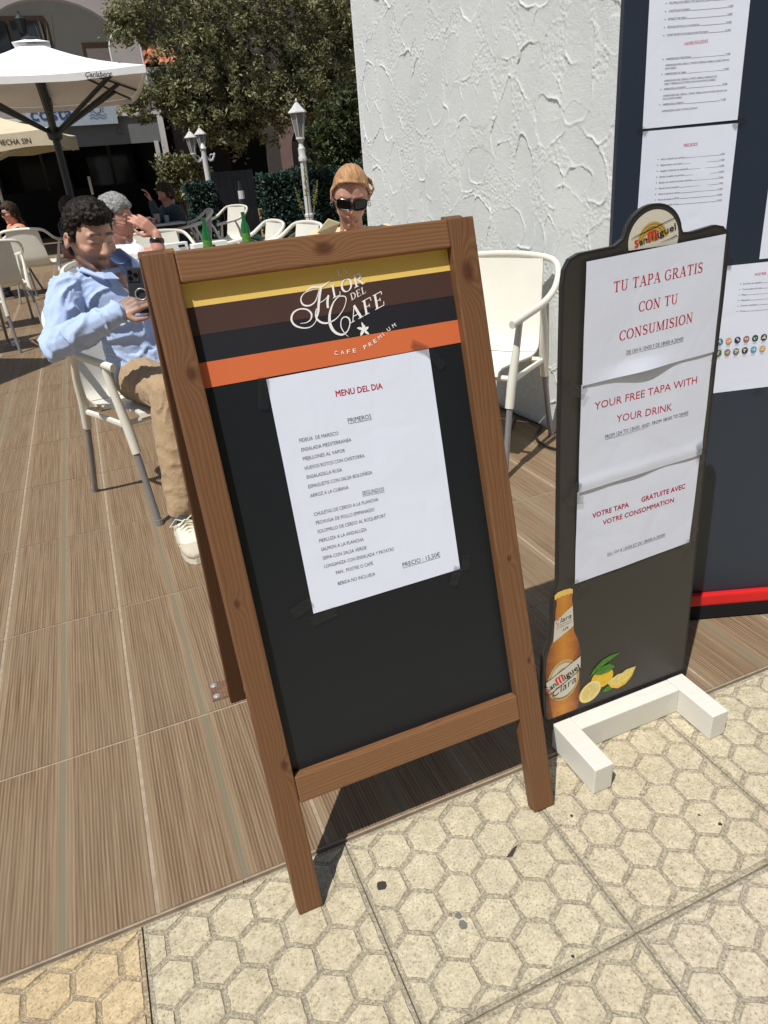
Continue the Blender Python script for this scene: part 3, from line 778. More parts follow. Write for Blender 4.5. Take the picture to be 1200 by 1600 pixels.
for s, a, b, c, d in (('FIDEUA  DE MARISCO',.2644,.8627,.3347,.8616),('ENSALADA MEDITERRANEA',.2645,.8465,.3559,.8457),('MEJILLONES AL VAPOR',.2640,.8308,.3409,.8296),
    ('HUEVOS ROTOS CON CHISTORRA',.2640,.8142,.3746,.8130),('ENSALADILLA RUSA',.2642,.7984,.3291,.7976),('ESPAGUETIS CON SALSA BOLOÑESA',.2635,.7815,.3832,.7806),
    ('ARROZ A LA CUBANA',.2636,.7652,.3348,.7642),('CHULETAS DE CERDO A LA PLANCHA',.2637,.7314,.3852,.7302),('PECHUGA DE POLLO EMPANADO',.2641,.7158,.3742,.7138),
    ('SOLOMILLO DE CERDO AL ROQUEFORT',.2636,.6997,.3938,.6977),('MERLUZA A LA ANDALUZA',.2634,.6827,.3530,.6818),('SALMON A LA PLANCHA',.2637,.6666,.3442,.6652),
    ('SEPIA CON SALSA VERDE',.2636,.6504,.3463,.6489),('LONGANIZA CON ENSALADA Y PATATAS',.2634,.6349,.3973,.6327),('PAN , POSTRE O CAFÉ',.2817,.6178,.3530,.6168),('BEBIDA NO INCLUIDA',.2813,.5974,.3536,.5962)):
    put_line('black_lettering', menu, SM_, s, a, b, c, d, .0064, yt)
put_line('black_lettering', menu, SM_, 'PRECIO : 15,50€', .4089,.5966,.4867,.5974, .0085, yt, under=True)
def tape(parent, u, v, w, h, an, y, nm='tape_strip'):
    mb = MB(); a = R_(an); c, s = math.cos(a), math.sin(a); P = []
    for i in range(5):
        for sx in (-1, 1):
            x = (i/4-.5)*w; z = sx*h/2; P.append((u+x*c-z*s, y-.0004-.0006*abs(math.sin(i*2.1+u*90)), v+x*s+z*c))
    mb.add(P, [(2*i, 2*i+1, 2*i+3, 2*i+2) for i in range(4)]); return mb.build(nm, M['tape'], parent)
for u, v, w, h, an in ((.2200,.955,.052,.018,78),(.208,.576,.040,.020,20),(.2440,.549,.048,.018,8),(.5105,.551,.038,.018,62),(.536,.572,.030,.016,80),(.5395,.958,.040,.016,-55),(.512,.984,.034,.016,-30)):
    tape(ab, u, v, w, h, an, ys_-.0022)
# rear frame and hinge
Yr = (1.494-.845)
RLn = math.atan2(.30, 1.14)
rear = empty('rear_frame', (0, .845+.318+.045, 1.155), (0, 0, 0)); 
rear.parent = ab; rear.matrix_parent_inverse = Matrix.Identity(4)
hinge_w = Vector((0, 1.1905, 1.140)); foot_w = Vector((0, 1.480, 0.0)); d = (foot_w-hinge_w); rl = d.length
inv = (Matrix.Translation((0, .845, 0)) @ Euler((-LEAN, 0, 0)).to_matrix().to_4x4()).inverted()
rot_w = Euler((math.atan2(d.y, -d.z), 0, 0)).to_matrix().to_4x4()
bpy.data.objects.remove(rear)
RM = inv @ Matrix.Translation(hinge_w) @ rot_w
def rpart(name, a, b, mat):
    o = board(name, a, b, mat, ab); o.matrix_local = RM @ Matrix.Translation(o.location); return o
rpart('rear_stile', (XL-.002, .0, -rl+.001), (XL+.038, .026, 0), w5)
rpart('rear_stile', (XR-.038, .0, -rl+.001), (XR+.002, .026, 0), w5)
rpart('rear_rail', (XL+.0386, .002, -.05), (XR-.0386, .024, -.004), w5)
rpart('rear_rail', (XL+.0386, .002, -.93), (XR-.0386, .024, -.88), w5)
o = MB(); o.box((XL+.04, .008, -.90), (XR-.04, .013, -.03)); o = o.build('rear_panel', M['black_panel'], ab); o.matrix_local = RM
for hx in (XL+.10, XR-.10):
    mb = MB(); mb.tube([(hx-.025, TH_+.002, 1.178), (hx+.025, TH_+.002, 1.178)], .005, 8); mb.build('hinge', M['grey_tube'], ab)

# ================================================================== WHITE-FOOTED TAPA SIGN
sm = empty('tapa_sign', (0, .986, 0), (0, 0, 0), 'tall charcoal cut-out sign with three taped free-tapa sheets on a white timber foot', 'sign')
SL = R_(3.0)
tilt = Matrix.Rotation(-SL, 4, 'X')
def sp_(o): o.matrix_local = tilt @ o.matrix_local; return o
outl = [(.7560,.075),(.7560,.0765),(.725,.077),(.715,.095),(.7105,.150),(.7095,.205),(.712,.262),(.727,.300),(.7335,.345),(.7335,.395),(.738,.420),(.7465,.435),
        (.7475,.80),(.7505,1.030),(.7540,1.055),(.7650,1.072),(.7850,1.0795),(.860,1.0830),(.8760,1.092)]
for i in range(1, 20):
    a = math.pi*(1-i/20); outl.append((.9430+.0640*math.cos(a)*1.0, 1.0880+.0560*math.sin(a)))
outl += [(1.010,1.090),(1.030,1.0885),(1.085,1.0950),(1.1050,1.0905),(1.1180,1.078),(1.1235,1.060),(1.1215,.70),(1.1200,.075)]
outl = outl[1:]
pb = MB(); pb.prism(outl, 0, .010); face = sp_(pb.build('sign_panel', M['charcoal'], sm))
# thin dark border sheet edge
def ring_prism(poly, inset, y0, y1):
    mb = MB(); n = len(poly); c = Vector((.935, .6))
    out = []
    P = [Vector(p) for p in poly]
    for i in range(n):
        t = (P[(i+1) % n]-P[i-1]).normalized(); nn = Vector((t.y, -t.x)); out.append(P[i]+nn*inset)
    vs = [(p.x, y0, p.y) for p in P]+[(p.x, y0, p.y) for p in out]
    mb.add(vs, [(i, (i+1) % n, n+(i+1) % n, n+i) for i in range(n)]); return mb
sp_(ring_prism([(u, v) for u, v in outl], .0028, -.0007, 0).build('sign_border', M['sign_edge'], sm))
# foot of white timber
def fb_(a, b, name='foot_timber'): 
    cx = [(a[i]+b[i])/2 for i in range(3)]; mb = MB(); mb.box([a[i]-cx[i] for i in range(3)], [b[i]-cx[i] for i in range(3)], bev=.0025)
    o = mb.build(name, M['white_wood'], sm, loc=(cx[0], cx[1]-.986, cx[2])); return o
fb_((.7815, .9425, .001), (1.0625, .9840, .0705))
o1 = fb_((.7340, .8310, .001), (.7812, .9838, .0710)); o2 = fb_((1.0630, .8400, .001), (1.1090, .9845, .0708))
# medallion
y = -.0010
md = MB()
ring = [(.9430+.0560*math.cos(a), 1.0840+.0500*math.sin(a)) for a in np.linspace(-.25, math.pi+.25, 26)]
md.add([(u, y, v) for u, v in ring], [tuple(range(len(ring)))]); mdo = sp_(md.build('medallion', M['cream_print'], sm))
def arcband(acc, cx, cz, r0, r1, a0, a1, y, n=18, ky=1.0):
    vs = []
    for i in range(n+1):
        a = R_(a0+(a1-a0)*i/n); vs += [(cx+r0*math.cos(a), y, cz+r0*ky*math.sin(a)), (cx+r1*math.cos(a), y, cz+r1*ky*math.sin(a))]
    acc.add(vs, [(2*i, 2*i+1, 2*i+3, 2*i+2) for i in range(n)])
g = MB(); arcband(g, .941, 1.080, .0200, .0345, 15, 178, y-.0004, ky=1.0); arcband(g, .941, 1.080, .004, .0165, 20, 175, y-.0004); g.build('gold_emblem', M['gold'], mdo)
g = MB(); arcband(g, .941, 1.080, .0255, .0262, 17, 176, y-.0007); arcband(g, .941, 1.080, .0305, .0310, 17, 176, y-.0007)
for k in range(9):
    a = R_(25+k*16); ribbon(g, [(.941+.005*math.cos(a), 1.08+.005*math.sin(a)), (.941+.016*math.cos(a), 1.08+.016*math.sin(a))], [.0005, .0008], y-.0007, n=1)
g.build('emblem_lines', M['black'], mdo)
def brand_band(acc_b, acc_r, acc_w, u0, v0, u1, v1, h, y, mark=True):
    """slanted banner lettering: SanMiguel"""
    L = math.hypot(u1-u0, v1-v0); an = math.atan2(v1-v0, u1-u0); ca, sa = math.cos(an), math.sin(an)
    P = lambda a, b: (u0+a*L*ca-b*sa, v0+a*L*sa+b*ca)
    add_text(acc_r, 'S', *P(0, -.0*h), *P(.10, 0), h*.95, y, bold=.018); add_text(acc_b, 'an', *P(.115, 0), *P(.30, 0), h*.92, y, bold=.014)
    
    for a0 in (.34, .425, .51):
        ribbon(acc_r, [P(a0-.012, h*1.02), P(a0+.012, h*1.10), P(a0+.004, h*.85), P(a0, .05*h), P(a0+.03, -.06*h)], [.0006, L*.045, L*.048, L*.048, .0005], y, n=2)
    ribbon(acc_r, [P(.31, h*.98), P(.37, h*1.16), P(.43, h*1.0), P(.475, h*1.14), P(.54, h*1.05)], [.0004, L*.030, L*.02, L*.030, .0004], y, n=4)
    add_text(acc_b, 'iguel', *P(.55, 0), *P(1.0, 0), h*.92, y, bold=.014)
    if mark:
        ribbon(acc_b, [P(-.06, h*1.25), P(.06, h*1.42), P(.5, h*1.50), P(.94, h*1.60), P(1.02, h*1.45)], [.0004, .0012, .0012, .0012, .0004], y, n=5)
b_ = MB(); r_ = MB(); brand_band(b_, r_, None, .9015, 1.0752, .9920, 1.0965, .0125, y-.0008)
ribbon(b_, [(.958,1.078),(.985,1.083),(.993,1.086),(.9965,1.083)], [.0003,.0014,.0014,.0004], y-.0008, n=4)
b_.build('brand_lettering', M['black'], mdo); r_.build('red_brand_letters', M['red'], mdo)
# three sheets
PB = -.0016
s3 = sheet('lower_sheet', [(.7895,.6315),(1.1010,.6430),(1.0950,.4345),(.7890,.4215)], PB, sm, .0012, seed=11)
s2 = sheet('middle_sheet', [(.7912,.848),(1.1050,.859),(1.1015,.6425),(.7900,.6310)], PB-.0024, sm, .0018, seed=21, bow=lambda s, t: .0015*math.exp(-((t-.93)/.05)**2))
s1 = sheet('upper_sheet', [(.7945,1.0645),(1.1060,1.0770),(1.1060,.8585),(.7920,.8465)], PB-.0048, sm, .0012, seed=31, bow=lambda s, t: .0065*math.exp(-((s-.42)/.2)**2)*max(0, t-.88)/.12)
for s_ in (s1, s2, s3): sp_(s_)
y1_, y2_, y3_ = PB-.0084, PB-.0056, PB-.0030
S1, S2, S3 = (PB-.0048, .0012, 31), (PB-.0024, .0018, 21), (PB, .0012, 11)
put_line('red_lettering', s1, S1, 'TU TAPA GRATIS', .8535,1.0050,1.0570,1.0150, .0185, y1_, .06, serif=True)
put_line('red_lettering', s1, S1, 'CON TU', .9125,.9630,1.0030,.9660, .0180, y1_, .05, serif=True)
put_line('red_lettering', s1, S1, 'CONSUMISION', .8715,.9165,1.0440,.9260, .0180, y1_, .05, serif=True)
put_line('black_lettering', s1, S1, 'DE 12H A 13H30 Y DE 18H00 A 20H00', .8903,.8895,1.0235,.8945, .0068, y1_, under=True)
put_line('red_lettering', s2, S2, 'YOUR FREE TAPA WITH', .8235,.7940,1.0700,.8015, .0150, y2_)
put_line('red_lettering', s2, S2, 'YOUR DRINK', .8765,.7580,1.0110,.7570, .0150, y2_)
put_line('black_lettering', s2, S2, 'FROM 12H TO 13H30  AND  FROM 18H00 TO 20H00', .8505,.7308,1.0550,.7400, .0074, y2_, under=True)
put_line('red_lettering', s3, S3, 'VOTRE TAPA', .8280,.5640,.9190,.5668, .0110, y3_, bold=.006)
put_line('red_lettering', s3, S3, 'GRATUITE AVEC', .9515,.5690,1.0668,.5726, .0110, y3_, bold=.006)
put_line('red_lettering', s3, S3, 'VOTRE CONSOMMATION', .8550,.5415,1.0395,.5470, .0110, y3_, bold=.006)
put_line('black_lettering', s3, S3, 'DU 12H A 13H30 ET DU 18H00 A 20H00', .8697,.4660,1.0232,.4708, .0066, y3_, under=True)
for u, v, w, h, an in ((.777,.842,.045,.022,-30),(.778,.618,.044,.016,-8),(.783,.640,.03,.018,70),(.790,.418,.034,.017,-65),(.806,.416,.03,.016,15),(1.080,.430,.034,.016,50),(1.098,.640,.034,.018,-60),(1.103,.452,.034,.014,75),(1.108,.852,.03,.016,60),(1.096,.664,.026,.02,20)):
    sp_(tape(sm, u, v, w, h, an, PB-.0095 if v > .7 else PB-.0062))
# printed bottle
y = -.0009
def flat(name, poly, mat, parent, y, tilted=False):
    mb = MB(); mb.add([(u, y, v) for u, v in poly], [tuple(range(len(poly)))]); o = mb.build(name, mat, parent)
    return sp_(o) if tilted else o
def beer_mat():
    m, nt, b = newmat('printed_beer_bottle'); v = coords(nt)
    n = noise_(nt, v, 34., 4, .6, .4); dr = noise_(nt, v, 900., 2, .6)
    tc = nt.nodes.new('ShaderNodeTexCoord'); s = nt.nodes.new('ShaderNodeSeparateXYZ'); nt.links.new(tc.outputs['Object'], s.inputs[0])
    e = math_(nt, 'MULTIPLY', math_(nt, 'ABSOLUTE', math_(nt, 'SUBTRACT', s.outputs[0], .765)), 22.)
    c = ramp(nt, math_(nt, 'ADD', math_(nt, 'MULTIPLY', n, .5), math_(nt, 'MULTIPLY', e, .6)), [(.15, (.62,.27,.025)), (.5, (.46,.16,.02)), (.8, (.20,.055,.015)), (1., (.10,.03,.02))])
    c = mixc(nt, ramp(nt, dr, [(.60, 0.), (.66, .55)]), c, (.62,.42,.22))
    nt.links.new(c, b.inputs['Base Color']); b.inputs['Roughness'].default_value = .55; return m
half = [(.0205,.408),(.0205,.396),(.0190,.385),(.0220,.370),(.0230,.330),(.0270,.300),(.0400,.268),(.0455,.240),(.0455,.110),(.0420,.086),(.0390,.082)]
cxb = .7640
poly = [(cxb-a-.0010*0, b) for a, b in half]+[(cxb+a, b) for a, b in reversed(half)]
poly = [(u-(.408-v)*.0, v) for u, v in poly]
bot = flat('printed_bottle', poly, beer_mat(), sm, y, True)
cap = [(.7400,.3960),(.7390,.4080),(.7470,.4135),(.7620,.4150),(.7780,.4140),(.7850,.4090),(.7845,.3985),(.7800,.4015),(.7750,.3990),(.7700,.4020),(.7640,.3995),(.7580,.4015),(.7520,.3985),(.7460,.3995)]
flat('bottle_cap', cap, M['yellow'], bot, y-.0003)
flat('neck_label', [(.7400,.3440),(.7560,.3500),(.7700,.3600),(.7855,.3680),(.7885,.3160),(.7740,.3080),(.7560,.2990),(.7370,.2900)], M['cream_print'], bot, y-.0003)
b_ = MB(); r_ = MB(); add_text(r_, 'C', .7440,.3330,.7530,.3345, .0130, y-.0007, shear=.3); add_text(b_, 'lara', .7540,.3350,.7830,.3400, .0115, y-.0007, shear=.35)
add_text(b_, 'con limon natural', .7430,.3220,.7830,.3280, .0030, y-.0007); add_text(b_, '3.2%', .7600,.3120,.7760,.3150, .0060, y-.0007, shear=.3); uline(b_, .7440,.3290,.7850,.3350, .0006, y-.0007)
b_.build('label_lettering', M['black'], bot); r_.build('label_initial', M['red'], bot)
g = MB(); arcband(g, .7645, .1790, .0, .0420, 0, 360, y-.0003, 30, 1.30); g.build('round_label', M['cream_print'], bot)
g = MB(); arcband(g, .7645, .1790, .0360, .0410, 0, 360, y-.0005, 30, 1.30); arcband(g, .7645, .1830, .008, .0240, 10, 170, y-.0005, 20, 1.25); g.build('gold_rings', M['gold'], bot)
flat('label_banner', [(.7190,.1640),(.7190,.1890),(.8095,.2290),(.8095,.1980)], M['cream_print'], bot, y-.0007)
b_ = MB(); r_ = MB(); brand_band(b_, r_, None, .7200, .1610, .8080, .1970, .0165, y-.0010, False)
ribbon(b_, [(.7190,.1905),(.8095,.2305)], [.0014,.0014], y-.0010, n=1); ribbon(b_, [(.7190,.1560),(.7300,.1540),(.8095,.1930)], [.0012,.0014,.0014], y-.0010, n=1)
add_text(b_, 'Clara', .7380,.1420,.8000,.1640, .0190, y-.0010, shear=.4, bold=-.008); ribbon(b_, [(.7340,.1480),(.7420,.1360),(.7700,.1330),(.7960,.1480)], [.0004,.0010,.0012,.0003], y-.0010, n=5)
b_.build('label_lettering', M['black'], bot); r_.build('label_initials', M['red'], bot)
# printed lemons
lem = flat('printed_lemons', [(.8720+.0310*math.cos(a), .1440+.0265*math.sin(a)) for a in np.linspace(0, 6.283, 29)[:-1]], M['lemon'], sm, y, True)
def half_lemon(cx, cz, rx, rz, rot, yy):
    c, s = math.cos(rot), math.sin(rot)
    E = lambda k: [(cx+rx*k*math.cos(a)*c-rz*k*math.sin(a)*s, cz+rx*k*math.cos(a)*s+rz*k*math.sin(a)*c) for a in np.linspace(0, 6.283, 25)[:-1]]
    flat('lemon_rind', E(1.06), M['lemon'], lem, yy); flat('lemon_pith', E(.98), M['lemon_pith'], lem, yy-.0002); flat('lemon_flesh', E(.82), M['lemon_flesh'], lem, yy-.0004)
    g = MB()
    for k in range(9):
        a = k*math.pi*2/9; ribbon(g, [(cx, cz), (cx+rx*.82*math.cos(a)*c-rz*.82*math.sin(a)*s, cz+rx*.82*math.cos(a)*s+rz*.82*math.sin(a)*c)], [.0006, .0012], yy-.0006, n=1)
    g.build('lemon_membrane', M['lemon_pith'], lem)
half_lemon(.8390, .1180, .0310, .0255, .6, y-.0004)
flat('lemon_wedge', [(.8860,.1250),(.8990,.1080),(.9180,.0985),(.9400,.1040),(.9560,.1200),(.9680,.1420),(.9400,.1430),(.9270,.1370),(.9160,.1385),(.9000,.1330)], M['lemon_flesh'], lem, y-.0004)
flat('wedge_rind', [(.8860,.1250),(.8990,.1060),(.9180,.0965),(.9400,.1010),(.9580,.1180),(.9680,.1420),(.9560,.1240),(.9390,.1090),(.9190,.1030),(.9010,.1110)], M['lemon'], lem, y-.0006)
flat('lemon_leaf', [(.8360,.1590),(.8480,.1800),(.8700,.1950),(.8950,.2010),(.9200,.1990),(.9000,.1900),(.8750,.1800),(.8520,.1690)], M['leaf_print'], lem, y-.0006)
flat('lemon_leaf', [(.8480,.1640),(.8650,.1760),(.8900,.1790),(.9060,.1640),(.8900,.1560),(.8650,.1560)], M['leaf_print'], lem, y-.0008)
flat('lemon_leaf', [(.8720,.1040),(.8850,.1140),(.9060,.1110),(.9080,.1050),(.8900,.0990)], M['leaf_print'], lem, y-.0002)

# ================================================================== BIG MENU BOARD
TH2 = R_(20.2); BL_ = R_(3.5)
mbd = empty('menu_board', (1.45, 1.19, 0), (-BL_, 0, -TH2), 'tall blue-black menu board with printed price lists and a red base rail', 'menu board')
def mbx(name, a, b, mat, bev=.002):
    mb = MB(); mb.box(a, b, bev=bev); return mb.build(name, mat, mbd)
mbx('board_panel', (-.3690, .0, .0470), (.5200, .022, 1.95), M['blue_black'])
mbx('base_rail', (-.3690, -.022, .0460), (.5200, -.0005, .0815), M['red'], .006)
mbx('base_plate', (-.3640, -.020, .0030), (.5150, .020, .0455), M['black'])
def price_sheet(corners, seed):
    return sheet('price_list', corners, -.0010, mbd, .0008, (16, 20), seed=seed)
p1 = price_sheet([(-.3190,1.5640),(-.1100,1.5640),(-.1090,1.2665),(-.3150,1.2640)], 1)
p2 = price_sheet([(-.3140,1.2590),(-.1065,1.2600),(-.1070,.9630),(-.3150,.9620)], 2)
p4 = price_sheet([(-.0210,1.2700),(.1900,1.2720),(.1910,.9780),(-.0200,.9740)], 4)
p3 = price_sheet([(-.0935,.9650),(.1165,.9690),(.1165,.6690),(-.0935,.6610)], 3)
p5 = price_sheet([(-.0200,1.5720),(.1900,1.5740),(.1910,1.2760),(-.0210,1.2740)], 5)
yp = -.0030
def dotrow(acc, s, u0, v, u1, w, price, c=.0042):
    add_text(acc, s, u0, v, u0+w, v, c, yp); uline(acc, u0+w+.001, v+.0007, u1-.012, v+.0007, .0005, yp); add_text(acc, price, u1-.011, v, u1, v, c, yp)
    g = [(u0-.0065+.0011*math.cos(a), yp, v+.002+.0011*math.sin(a)) for a in np.linspace(0, 6.28, 7)[:-1]]; acc.add(g, [tuple(range(6))])
k = MB(); r2 = MB()
for i, (s, w, p) in enumerate((('ENSALADA DE LA CASA', .060, '9,50€'),('TORTILLA DE PATATAS', .050,'8,50€'),('SOLOMILLO DE CERDO CON SALSA DE QUESO',.085,'16,50€'),('CHULETAS DE CORDERO',.044,'15,50€'),('ENTRECOT DE CERDO',.038,'12,50€'),('PECHUGA DE POLLO A LA PLANCHA',.066,'10,50€'),('CONFIT DE PATO CON SALSA DE FRUTOS ROJOS',.086,'16,50€'))):
    dotrow(k, s, -.2770, 1.5130-i*.0138, -.1440, w, p)
add_text(r2, 'HAMBURGUESAS', -.2385,1.4115,-.1895,1.4135, .0062, yp, bold=.01)
for v, s, w, p in ((1.3880,'HAMBURGUESA TRADICIONAL',.053,'11,00€'),(1.3610,'HAMBURGUESA DE CABRA',.045,'13,00€'),(1.3335,'HAMBURGUESA AL ROQUEFORT',.047,'13,00€'),(1.3050,'HAMBURGUESA AL PIMIENTO',.045,'11,50€')): dotrow(k, s, -.2750, v, -.1395, w, p)
for v, s, u1 in ((1.3772,'HAMBURGUESA 200G, CEBOLLA, TOMATE, CHEDDAR, ALMEJILLAS, QUESO, PATATAS',-.1405),(1.3710,'FRITAS CASERAS',-.2520),(1.3490,'HAMBURGUESA 200G, CEBOLLA, TOMATE, CEBOLLA AGRIDULCE DE',-.1640),(1.3430,'CABRA Y MERMELADA DE TOMATE CON PATATAS FRITAS CASERAS',-.1660),(1.3215,'HAMBURGUESA 200G, CEBOLLA, TOMATE, CEBOLLA BACON HUEVO, BACON CON',-.1390),(1.3155,'PATATAS FRITAS CASERAS',-.2350),(1.2930,'HAMBURGUESA, QUESO, PATATAS, KETCHUP',-.1990)):
    add_text(k, s, -.2755, v, u1, v+.0005, .0036, yp)
on_sheet(k, -.0010, .0008, 1).build('black_lettering', M['ink_grey'], p1); on_sheet(r2, -.0010, .0008, 1).build('red_lettering', M['ink_red'], p1)
k = MB(); r2 = MB(); add_text(r2, 'PESCADOS', -.2215,1.2220,-.1914,1.2229, .0062, yp, bold=.01)
for i, (s, w, p) in enumerate((('Atún a la plancha con verduras',.053,'14,00€'),('Sepia entera con alioli',.047,'17,50€'),('Lenguado a la plancha con mantequilla',.062,'18,00€'),('Dorada a la espalda con guarnición',.054,'14,50€'),('Bacalao con cebolla de tomate y pimiento',.073,'15,50€'),('Salsa de la casa al pescador',.046,'17,50€'),('Salmón a la plancha con verduras',.048,'16,50€'),('Fritura de pescado o MIXTA',.048,'16,00€'),('Lubina a la espalda a la sal',.046,'18,50€'))):
    dotrow(k, s, -.2700, 1.2000-i*.01170, -.1285+i*.0005, w, p, .0038)
on_sheet(k, -.0010, .0008, 2).build('black_lettering', M['ink_grey'], p2); on_sheet(r2, -.0010, .0008, 2).build('red_lettering', M['ink_red'], p2)
k = MB(); r2 = MB(); add_text(r2, 'POSTRES', -.0004-.0250,.9370,.0010,.9385, .0058, yp, bold=.01)
for i, (s, w, p) in enumerate((('Surtido de helados',.045,'6,00€'),('Tarta de queso de la casa',.046,'5,00€'),('Flan',.012,'4,00€'),('Macedonia',.022,'4,50€'),('Crema catalana',.040,'5,00€'),('Fruta',.014,'4,50€'))):
    dotrow(k, s, -.0610+.01, .9195-i*.0126, .0600, w, p, .0038)
on_sheet(k, -.0010, .0008, 3).build('black_lettering', M['ink_grey'], p3); on_sheet(r2, -.0010, .0008, 3).build('red_lettering', M['ink_red'], p3)
ic = [((.01,.20,.35),(.65,.30,.18),(.01,.03,.15),(.30,.14,.13),(.01,.07,.04),(.015,.02,.02)), ((.03,.16,.03),(.25,.19,.10),(.16,.16,.18),(.03,.02,.02),(.05,.35,.55),(.50,.37,.14))]
for r in range(2):
    for c in range(6):
        u = -.0915+c*.0216+.0; v = (.7895 if r == 0 else .7620)+c*.0004
        g = MB(); arcband(g, u, v, 0, .0077, 0, 360, yp, 16); o = g.build('allergen_icon', plain('icon_ink', ic[r][c], .6, .3, var=.03), p3)
        g = MB(); rr_ = random.Random(r*6+c)
        for q in range(3):
            a = q*2.1+rr_.uniform(0, 2); arcband(g, u+.0027*math.cos(a), v+.0027*math.sin(a), 0, rr_.uniform(.0014, .0026), 0, 360, yp-.0003-.0001*q, 8)
        g.build('icon_symbol', M['cream_print'], o)
        g = MB(); uline(g, u-.005, v-.0115, u+.005, v-.0114, .0007, yp); g.build('icon_caption', M['ink_grey'], p3)
k = MB()
for i in range(9): dotrow(k, 'Plato de la casa', .012, 1.235-i*.013, .170, .05, '9,50€', .0038)
on_sheet(k, -.0010, .0008, 4).build('black_lettering', M['ink_grey'], p4)
k = MB()
for i in range(9): dotrow(k, 'Entrante de la casa', .012, 1.51-i*.013, .170, .05, '8,50€', .0038)
on_sheet(k, -.0010, .0008, 5).build('black_lettering', M['ink_grey'], p5)
for u, v, w, h, an in ((-.104,1.262,.032,.014,40),(-.317,1.262,.026,.014,-30),(-.090,.972,.03,.012,85),(.02,.655,.026,.014,20)):
    tape(mbd, u, v, w, h, an, -.0025)

# ================================================================== BUILDINGS BEHIND
def arch_wall(mb, x0, x1, z0, z1, cx, rx, zs, rz, y0, y1, n=20):
    """wall panel with one arched opening centred on cx, springing at zs"""
    top = [(cx+rx*math.cos(math.pi*(1-i/n)), zs+rz*math.sin(math.pi*i/n)) for i in range(n+1)]
    mb.box((x0, y0, z0), (cx-rx, y1, z1)); mb.box((cx+rx, y0, z0), (x1, y1, z1))
    for i in range(n):
        (a, za), (b, zb) = top[i], top[i+1]
        vs = [(a, y0, za), (b, y0, zb), (b, y0, z1), (a, y0, z1), (a, y1, za), (b, y1, zb), (b, y1, z1), (a, y1, z1)]
        mb.add(vs, [(0, 1, 2, 3), (7, 6, 5, 4), (0, 4, 5, 1), (3, 2, 6, 7)])
bld = empty('arcade_building', (3, 25, 0), label='grey rendered two-storey building with an arched loggia and dark arcades behind the tree', cat='building')
def bp(mb, name, mat, smooth=False):
    return mb.build(name, mat, bld, smooth=smooth, loc=(-3, -25, 0))
mb = MB(); arch_wall(mb, -9, 2.66, 3.25, 8.5, .60, 2.04, 4.3, 1.5, 25.0, 25.35); bp(mb, 'loggia_front', M['wall_lit'])
mb = MB(); mb.box((-9, 24.98, 3.0), (3.4, 28.0, 3.246)); bp(mb, 'balcony_slab', M['wall_lit'])
mb = MB(); mb.box((-9, 27.0, 3.25), (2.86, 27.2, 8.4)); bp(mb, 'loggia_wall', M['wall_recess'])
mb = MB(); mb.box((-1.5, 26.94, 3.3), (.57, 26.985, 5.72)); w = bp(mb, 'balcony_door', M['dark_timber'])
mb = MB()
for x in (-1.38, -.40): mb.box((x, 26.90, 3.4), (x+.85, 26.935, 5.6))
mb.build('door_glass', M['dark_glass'], w)
mb = MB(); mb.box((1.45, 26.90, 3.3), (2.70, 26.985, 5.02)); w = bp(mb, 'niche_frame', M['dark_timber'])
mb = MB(); mb.box((1.55, 26.87, 3.3), (2.62, 26.895, 4.86)); mb.build('niche_panel', plain('mauve_panel', (.20,.17,.165), .8, .2), w)
mb = MB(); mb.box((2.665, 24.6, 0), (2.86, 25.6, 8.5), bev=.02); bp(mb, 'tower_pillar', M['stone_lit'])
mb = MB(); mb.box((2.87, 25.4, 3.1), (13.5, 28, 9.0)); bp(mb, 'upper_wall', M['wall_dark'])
for i in range(3):
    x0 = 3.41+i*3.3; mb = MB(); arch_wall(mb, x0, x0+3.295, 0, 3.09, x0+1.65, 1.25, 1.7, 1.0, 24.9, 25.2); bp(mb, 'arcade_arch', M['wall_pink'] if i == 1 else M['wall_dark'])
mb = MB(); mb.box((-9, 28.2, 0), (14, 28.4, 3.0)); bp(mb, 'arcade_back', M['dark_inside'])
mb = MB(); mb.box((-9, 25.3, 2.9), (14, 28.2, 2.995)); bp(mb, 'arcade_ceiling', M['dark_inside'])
for x in (4.1, 7.5, 10.8):
    mb = MB(); mb.box((x, 28.10, 0), (x+1.6, 28.19, 2.2)); w = bp(mb, 'arcade_door', M['dark_timber'])
    mb = MB(); mb.box((x+.2, 28.06, .3), (x+1.4, 28.095, 2.0)); mb.build('door_glass', M['dark_glass'], w)
# small tiled roof beside the pillar; every barrel tile its own piece
for r in range(6):
    for c in range(5):
        mb = MB(); n = 6
        x = 2.98+c*.20; z = 4.06+r*.105; y = 24.20+r*.15
        vs = []
        for k, (yy, zz) in enumerate(((y, z), (y+.24, z+.15))):
            for rad in (.105, .088):
                for i in range(n+1):
                    a = math.pi*i/n; vs.append((x+rad*math.cos(a), yy, zz+rad*.8*math.sin(a)))
        m_ = n+1
        fs = [(i, i+1, 2*m_+i+1, 2*m_+i) for i in range(n)]+[(m_+i, 3*m_+i, 3*m_+i+1, m_+i+1) for i in range(n)]+[(i, m_+i, m_+i+1, i+1) for i in range(n)]
        mb.add(vs, fs); bp(mb, 'roof_tile', M['terracotta'], True)
for r in range(2):
    for c in range(3):
        mb = MB(); x = 2.55+c*.2; z = 5.85+r*.1; y = 24.5+r*.14
        vs = []
        for yy, zz in ((y, z), (y+.24, z+.14)):
            for i in range(7):
                a = math.pi*i/6; vs.append((x+.10*math.cos(a), yy, zz+.08*math.sin(a)))
        mb.add(vs, [(i, i+1, 8+i, 7+i) for i in range(6)]); bp(mb, 'roof_tile', M['terracotta'], True)
mb = MB(); mb.box((2.862, 24.3, 3.88), (4.1, 25.38, 4.03)); bp(mb, 'roof_ledge', M['stone_lit'])
